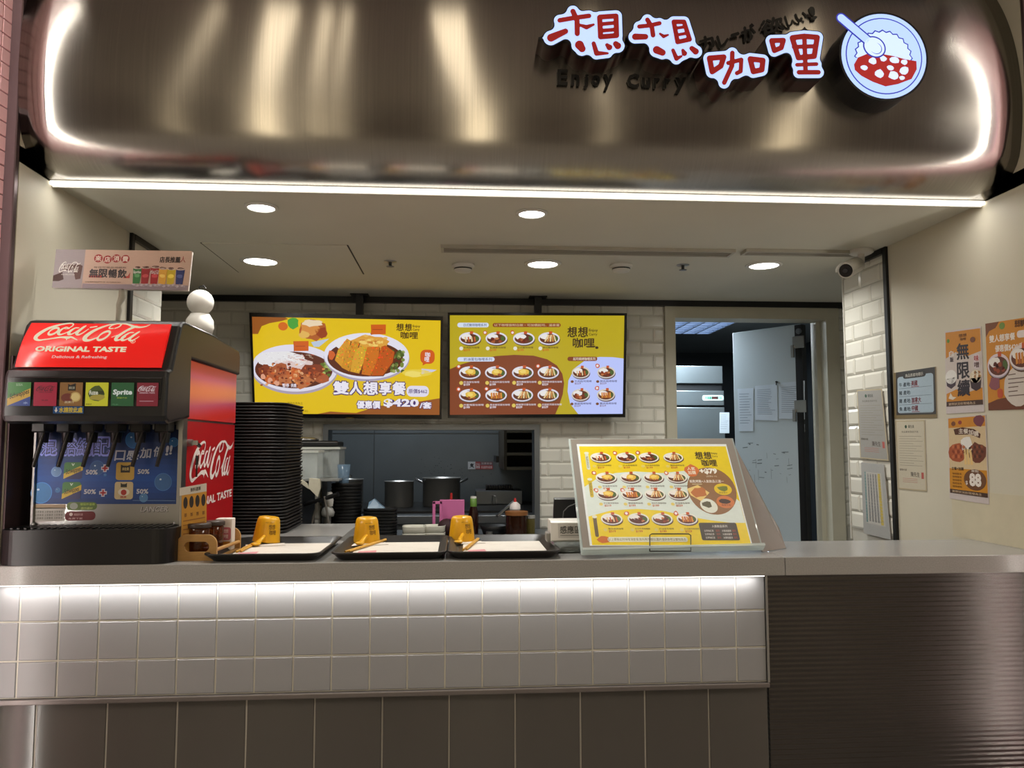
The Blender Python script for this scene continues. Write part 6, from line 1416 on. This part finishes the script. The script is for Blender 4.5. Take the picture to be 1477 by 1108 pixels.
# ================================================================== POSTERS AND NOTICES ON THE SIDE WALL
def wallq(pts, X=XR-.0015): return [onX(x, y, X) for x, y in pts]
def poster(pts, label, draw, rect, border=(214, 208, 206), name='poster', X=XR-.002, cat='poster', group='food posters'):
    q = wallq(pts, X); t = thing(name, label, cat, (X, q[3].y, q[3].z), group=group)
    nr = (q[3]-q[0]).cross(q[1]-q[0]).normalized()
    b = MB(); b.prism(q, -nr*.0015 if nr.x < 0 else nr*.0015); obj('sheet', b, M('poster_paper', border, .35), t)
    P = Print(q, rect, .00015)
    if P.n.x > 0: P.n = -P.n
    draw(P); P.build('poster_print', paper, t)
og = (206, 136, 34)
def d1(P):
    P.rect(0, 0, 100, 210, (206, 196, 196)).up().rect(2, 4, 98, 192, og).up()
    P.poly([(2, 70), (30, 56), (60, 70), (98, 60), (98, 150), (60, 160), (30, 150), (2, 160)], (208, 196, 190)).up()
    P.ell(16, 118, 16, 18, (232, 230, 226)).poly([(2, 122), (32, 118), (28, 140), (16, 148), (4, 140)], (66, 50, 60)).ell(82, 122, 15, 16, (222, 208, 180)).poly([(67, 126), (97, 124), (94, 152), (82, 158), (70, 150)], (60, 40, 44)).up()
    for i in range(8): P.blob(76+i % 4*5, 112+i//4*9, 4, 4, ((236, 226, 206), (170, 120, 70))[i % 2], 7, .2, i)
    for ch, y in zip('無限續', (36, 84, 128)): P.text(ch, 34, y, 66, y+40, (40, 30, 40), .03)
    P.text('白', 12, 52, 24, 66, (236, 230, 226), .03).text('飯', 14, 68, 24, 80, (60, 50, 60), .03).text('想想', 40, 12, 62, 20, (90, 50, 20), .01).text('咖哩', 44, 22, 60, 29, (90, 50, 20), .01)
    P.rrect(78, 66, 94, 104, 6, (214, 200, 204)).up().text('味', 80, 70, 92, 84, (170, 50, 50), .02).text('噌', 80, 86, 92, 100, (90, 60, 60), .02)
    P.ell(78, 30, 7, 7, (120, 70, 40)).ell(10, 26, 4, 5, (90, 140, 50)).poly([(8, 172), (14, 158), (20, 168), (30, 170), (20, 176)], (226, 216, 200)).rect(2, 180, 98, 192, (70, 44, 30)).up().text('實際狀況依現場為主', 8, 183, 80, 190, (214, 190, 160), 0)
poster(((1363, 478), (1415, 471), (1420, 594), (1365, 597)), 'orange poster with three large dark characters and rice bowls', d1, (0, 0, 100, 210))
def d2(P):
    P.rect(0, 0, 100, 150, og).up().poly([(0, 150), (0, 138), (20, 132), (50, 128), (70, 118), (100, 122), (100, 150)], (110, 56, 28)).poly([(0, 0), (30, 0), (22, 10), (8, 14), (0, 24)], (120, 70, 40)).ell(36, 8, 6, 6, (110, 140, 60)).up()
    P.text('雙人想享餐', 8, 22, 62, 34, (236, 226, 216), .04).text('優惠價$420/套', 20, 40, 80, 52, (236, 226, 216), .03).rrect(66, 20, 86, 32, 5, (230, 220, 220)).text('想想咖哩', 62, 2, 84, 14, (80, 40, 16), .02); P.L = 2
    P.blob(66, 112, 30, 34, (214, 204, 196), 18, .06)
    bowl(P, 26, 74, 24, 20, 1, 77, (222, 206, 214)); bowl(P, 76, 64, 26, 20, 3, 78, (226, 216, 214)); P.L = 5
    for i in range(10): P.blob(16+i % 5*5, 70+i//5*10, 5, 5, ((120, 70, 140), (150, 100, 160), (110, 50, 90))[i % 3], 7, .3, i)
    for j, w_ in enumerate((20, 44, 40, 26, 24, 42)): P.line(46, 92+j*7, 46+w_*.8, 91+j*7, 1.6, (110, 90, 80))
    P.blob(16, 104, 12, 10, (140, 80, 90), 9, .25).rrect(22, 114, 34, 130, 5, (196, 80, 40)).blob(92, 106, 10, 12, (120, 60, 34), 9, .25)
poster(((1421.5, 467), (1492, 456), (1494, 590), (1426, 592)), 'orange poster of a two-person curry set at the edge of the view', d2, (0, 0, 100, 150))
def d3(P):
    P.rect(0, 0, 100, 205, (204, 192, 190)).up().rect(2, 2, 98, 188, (214, 190, 150)).up().rect(2, 2, 98, 26, og).up().ell(16, 16, 6, 6, (120, 70, 40)).ell(34, 14, 5, 5, (150, 60, 50)).blob(82, 14, 15, 12, (120, 60, 70), 10, .25).blob(50, 70, 16, 22, (234, 230, 224), 12, .12)
    P.poly([(16, 30), (40, 26), (70, 32), (86, 44), (84, 54), (60, 44), (20, 44)], (84, 44, 22)).up()
    for ch, x, y in zip('主餐加購', (30, 43, 56, 69), (29, 30, 33, 37)): P.text(ch, x, y, x+12, y+12, (226, 214, 200), .03)
    P.L = 3; P.blob(26, 88, 24, 26, (170, 84, 46), 14, .15, 2).blob(76, 86, 22, 22, (110, 56, 34), 14, .2, 3).up()
    for i in range(14): P.blob(14+i % 5*7, 74+i//5*12, 4, 5, ((196, 110, 64), (140, 60, 30))[i % 2], 6, .3, i); P.blob(64+i % 5*6, 74+i//5*11, 4, 4, ((140, 76, 44), (80, 36, 22))[i % 2], 6, .3, i+20)
    for i in range(3): P.poly([(42+i*7, 80), (47+i*7, 79), (49+i*8, 116), (43+i*8, 117)], (232, 196, 130))
    P.L = 3; P.rect(2, 128, 98, 180, (206, 140, 34)).up().text('主餐+加購', 8, 124, 40, 132, (60, 40, 20), .02).ell(68, 152, 28, 25, (110, 70, 40)).up().text('88', 54, 136, 84, 168, (236, 228, 220), .05).text('$', 44, 156, 50, 166, (230, 220, 210), .02).text('單點', 60, 128, 78, 134, (230, 220, 210), .01)
    for j in range(5): P.text('咖哩雞塊', 10, 138+j*8, 34, 143+j*8, (110, 70, 20), 0)
    P.rect(2, 180, 98, 190, (70, 44, 30)).up().text('實際狀況依現場為主', 8, 182, 84, 188, (214, 190, 160), 0)
poster(((1367, 603), (1422, 598), (1427, 728), (1370, 719)), 'poster of fried chicken with a big number eighty-eight, below the rice poster', d3, (0, 0, 100, 205))
def d4(P):
    P.rect(0, 0, 100, 110, (128, 112, 78)).up().rect(6, 0, 98, 102, (60, 58, 56)).up().rrect(10, 12, 94, 98, 6, (170, 190, 204)).up().rrect(24, 4, 78, 18, 6, (50, 48, 46)).up().text('商品原產地標示', 30, 7, 72, 15, (210, 206, 196), .01)
    for j, (a_, c_) in enumerate((('牛 產地:', '美國'), ('豬 產地:', ''), ('雞 產地:', '加拿大'), ('魚 產地:', '中國'))):
        y = 24+j*19; P.text(a_, 14, y+2, 42, y+12, (50, 60, 70), .01); P.line(14, y+16, 90, y+16, .8, (120, 130, 140))
        if c_: P.text(c_, 44, y, 58+(8 if len(c_) > 2 else 0), y+12, (120, 30, 40), .02).line(44, y+14, 62, y+14, 1.2, (150, 40, 50))
poster(((1289, 538), (1350, 529), (1352, 603), (1290, 604)), 'framed blue origin notice beside the black edge strip', d4, (0, 0, 100, 110), (150, 134, 96), 'origin_notice', cat='notice', group='paper notices')
def dcert(P, bg=(200, 192, 172)):
    P.rect(0, 0, 100, 200, (186, 172, 140)).up().rect(3, 3, 97, 197, bg).up().ell(36, 18, 4, 5, (60, 90, 70), 10).text('衛生局', 44, 13, 64, 22, (80, 84, 80), .01)
    P.text('食品業者登錄字號', 20, 30, 78, 36, (110, 106, 96), 0)
    for j in range(13): P.line(10, 46+j*7, (88, 70, 92, 60)[j % 4], 46+j*7, 1, (140, 134, 120))
    P.text('登錄內容', 8, 140, 34, 146, (90, 84, 76), .01).text('陳先生', 48, 148, 78, 162, (80, 70, 66), .01).rect(84, 148, 92, 166, (180, 90, 84))
    for j in range(3): P.line(18, 168+j*5, 70, 168+j*5, 1, (180, 110, 100))
poster(((1292, 607), (1334, 606), (1337, 709), (1296, 705)), 'cream registration certificate below the framed blue notice', dcert, (0, 0, 100, 200), (196, 186, 160), 'certificate', cat='notice', group='paper notices')
poster(((1236, 563), (1272, 561), (1282, 665), (1241, 661)), 'grey certificate in a plastic sleeve on the white tiles, upper one', lambda P: dcert(P, (156, 154, 149)), (0, 0, 100, 200), (180, 178, 172), 'certificate', XR-.006, 'notice', 'paper notices')
def d6(P):
    P.rect(0, 0, 100, 190, (168, 168, 166)).up().rect(14, 24, 86, 160, (186, 184, 178)).up().rect(14, 24, 20, 158, (120, 150, 150)).rect(70, 26, 80, 158, (196, 176, 90))
    for i in range(4): P.rect(26+i*11, 28, 32+i*11, 154, (140, 140, 140))
    for j in range(16): P.line(14, 30+j*8, 86, 30+j*8, 1.2, (186, 184, 178))
poster(((1242, 667), (1275, 670), (1285, 779), (1246, 769)), 'grey timetable sheet in a plastic sleeve on the white tiles, lower one', d6, (0, 0, 100, 190), (172, 172, 170), 'timetable_sheet', XR-.006, 'notice', 'paper notices')
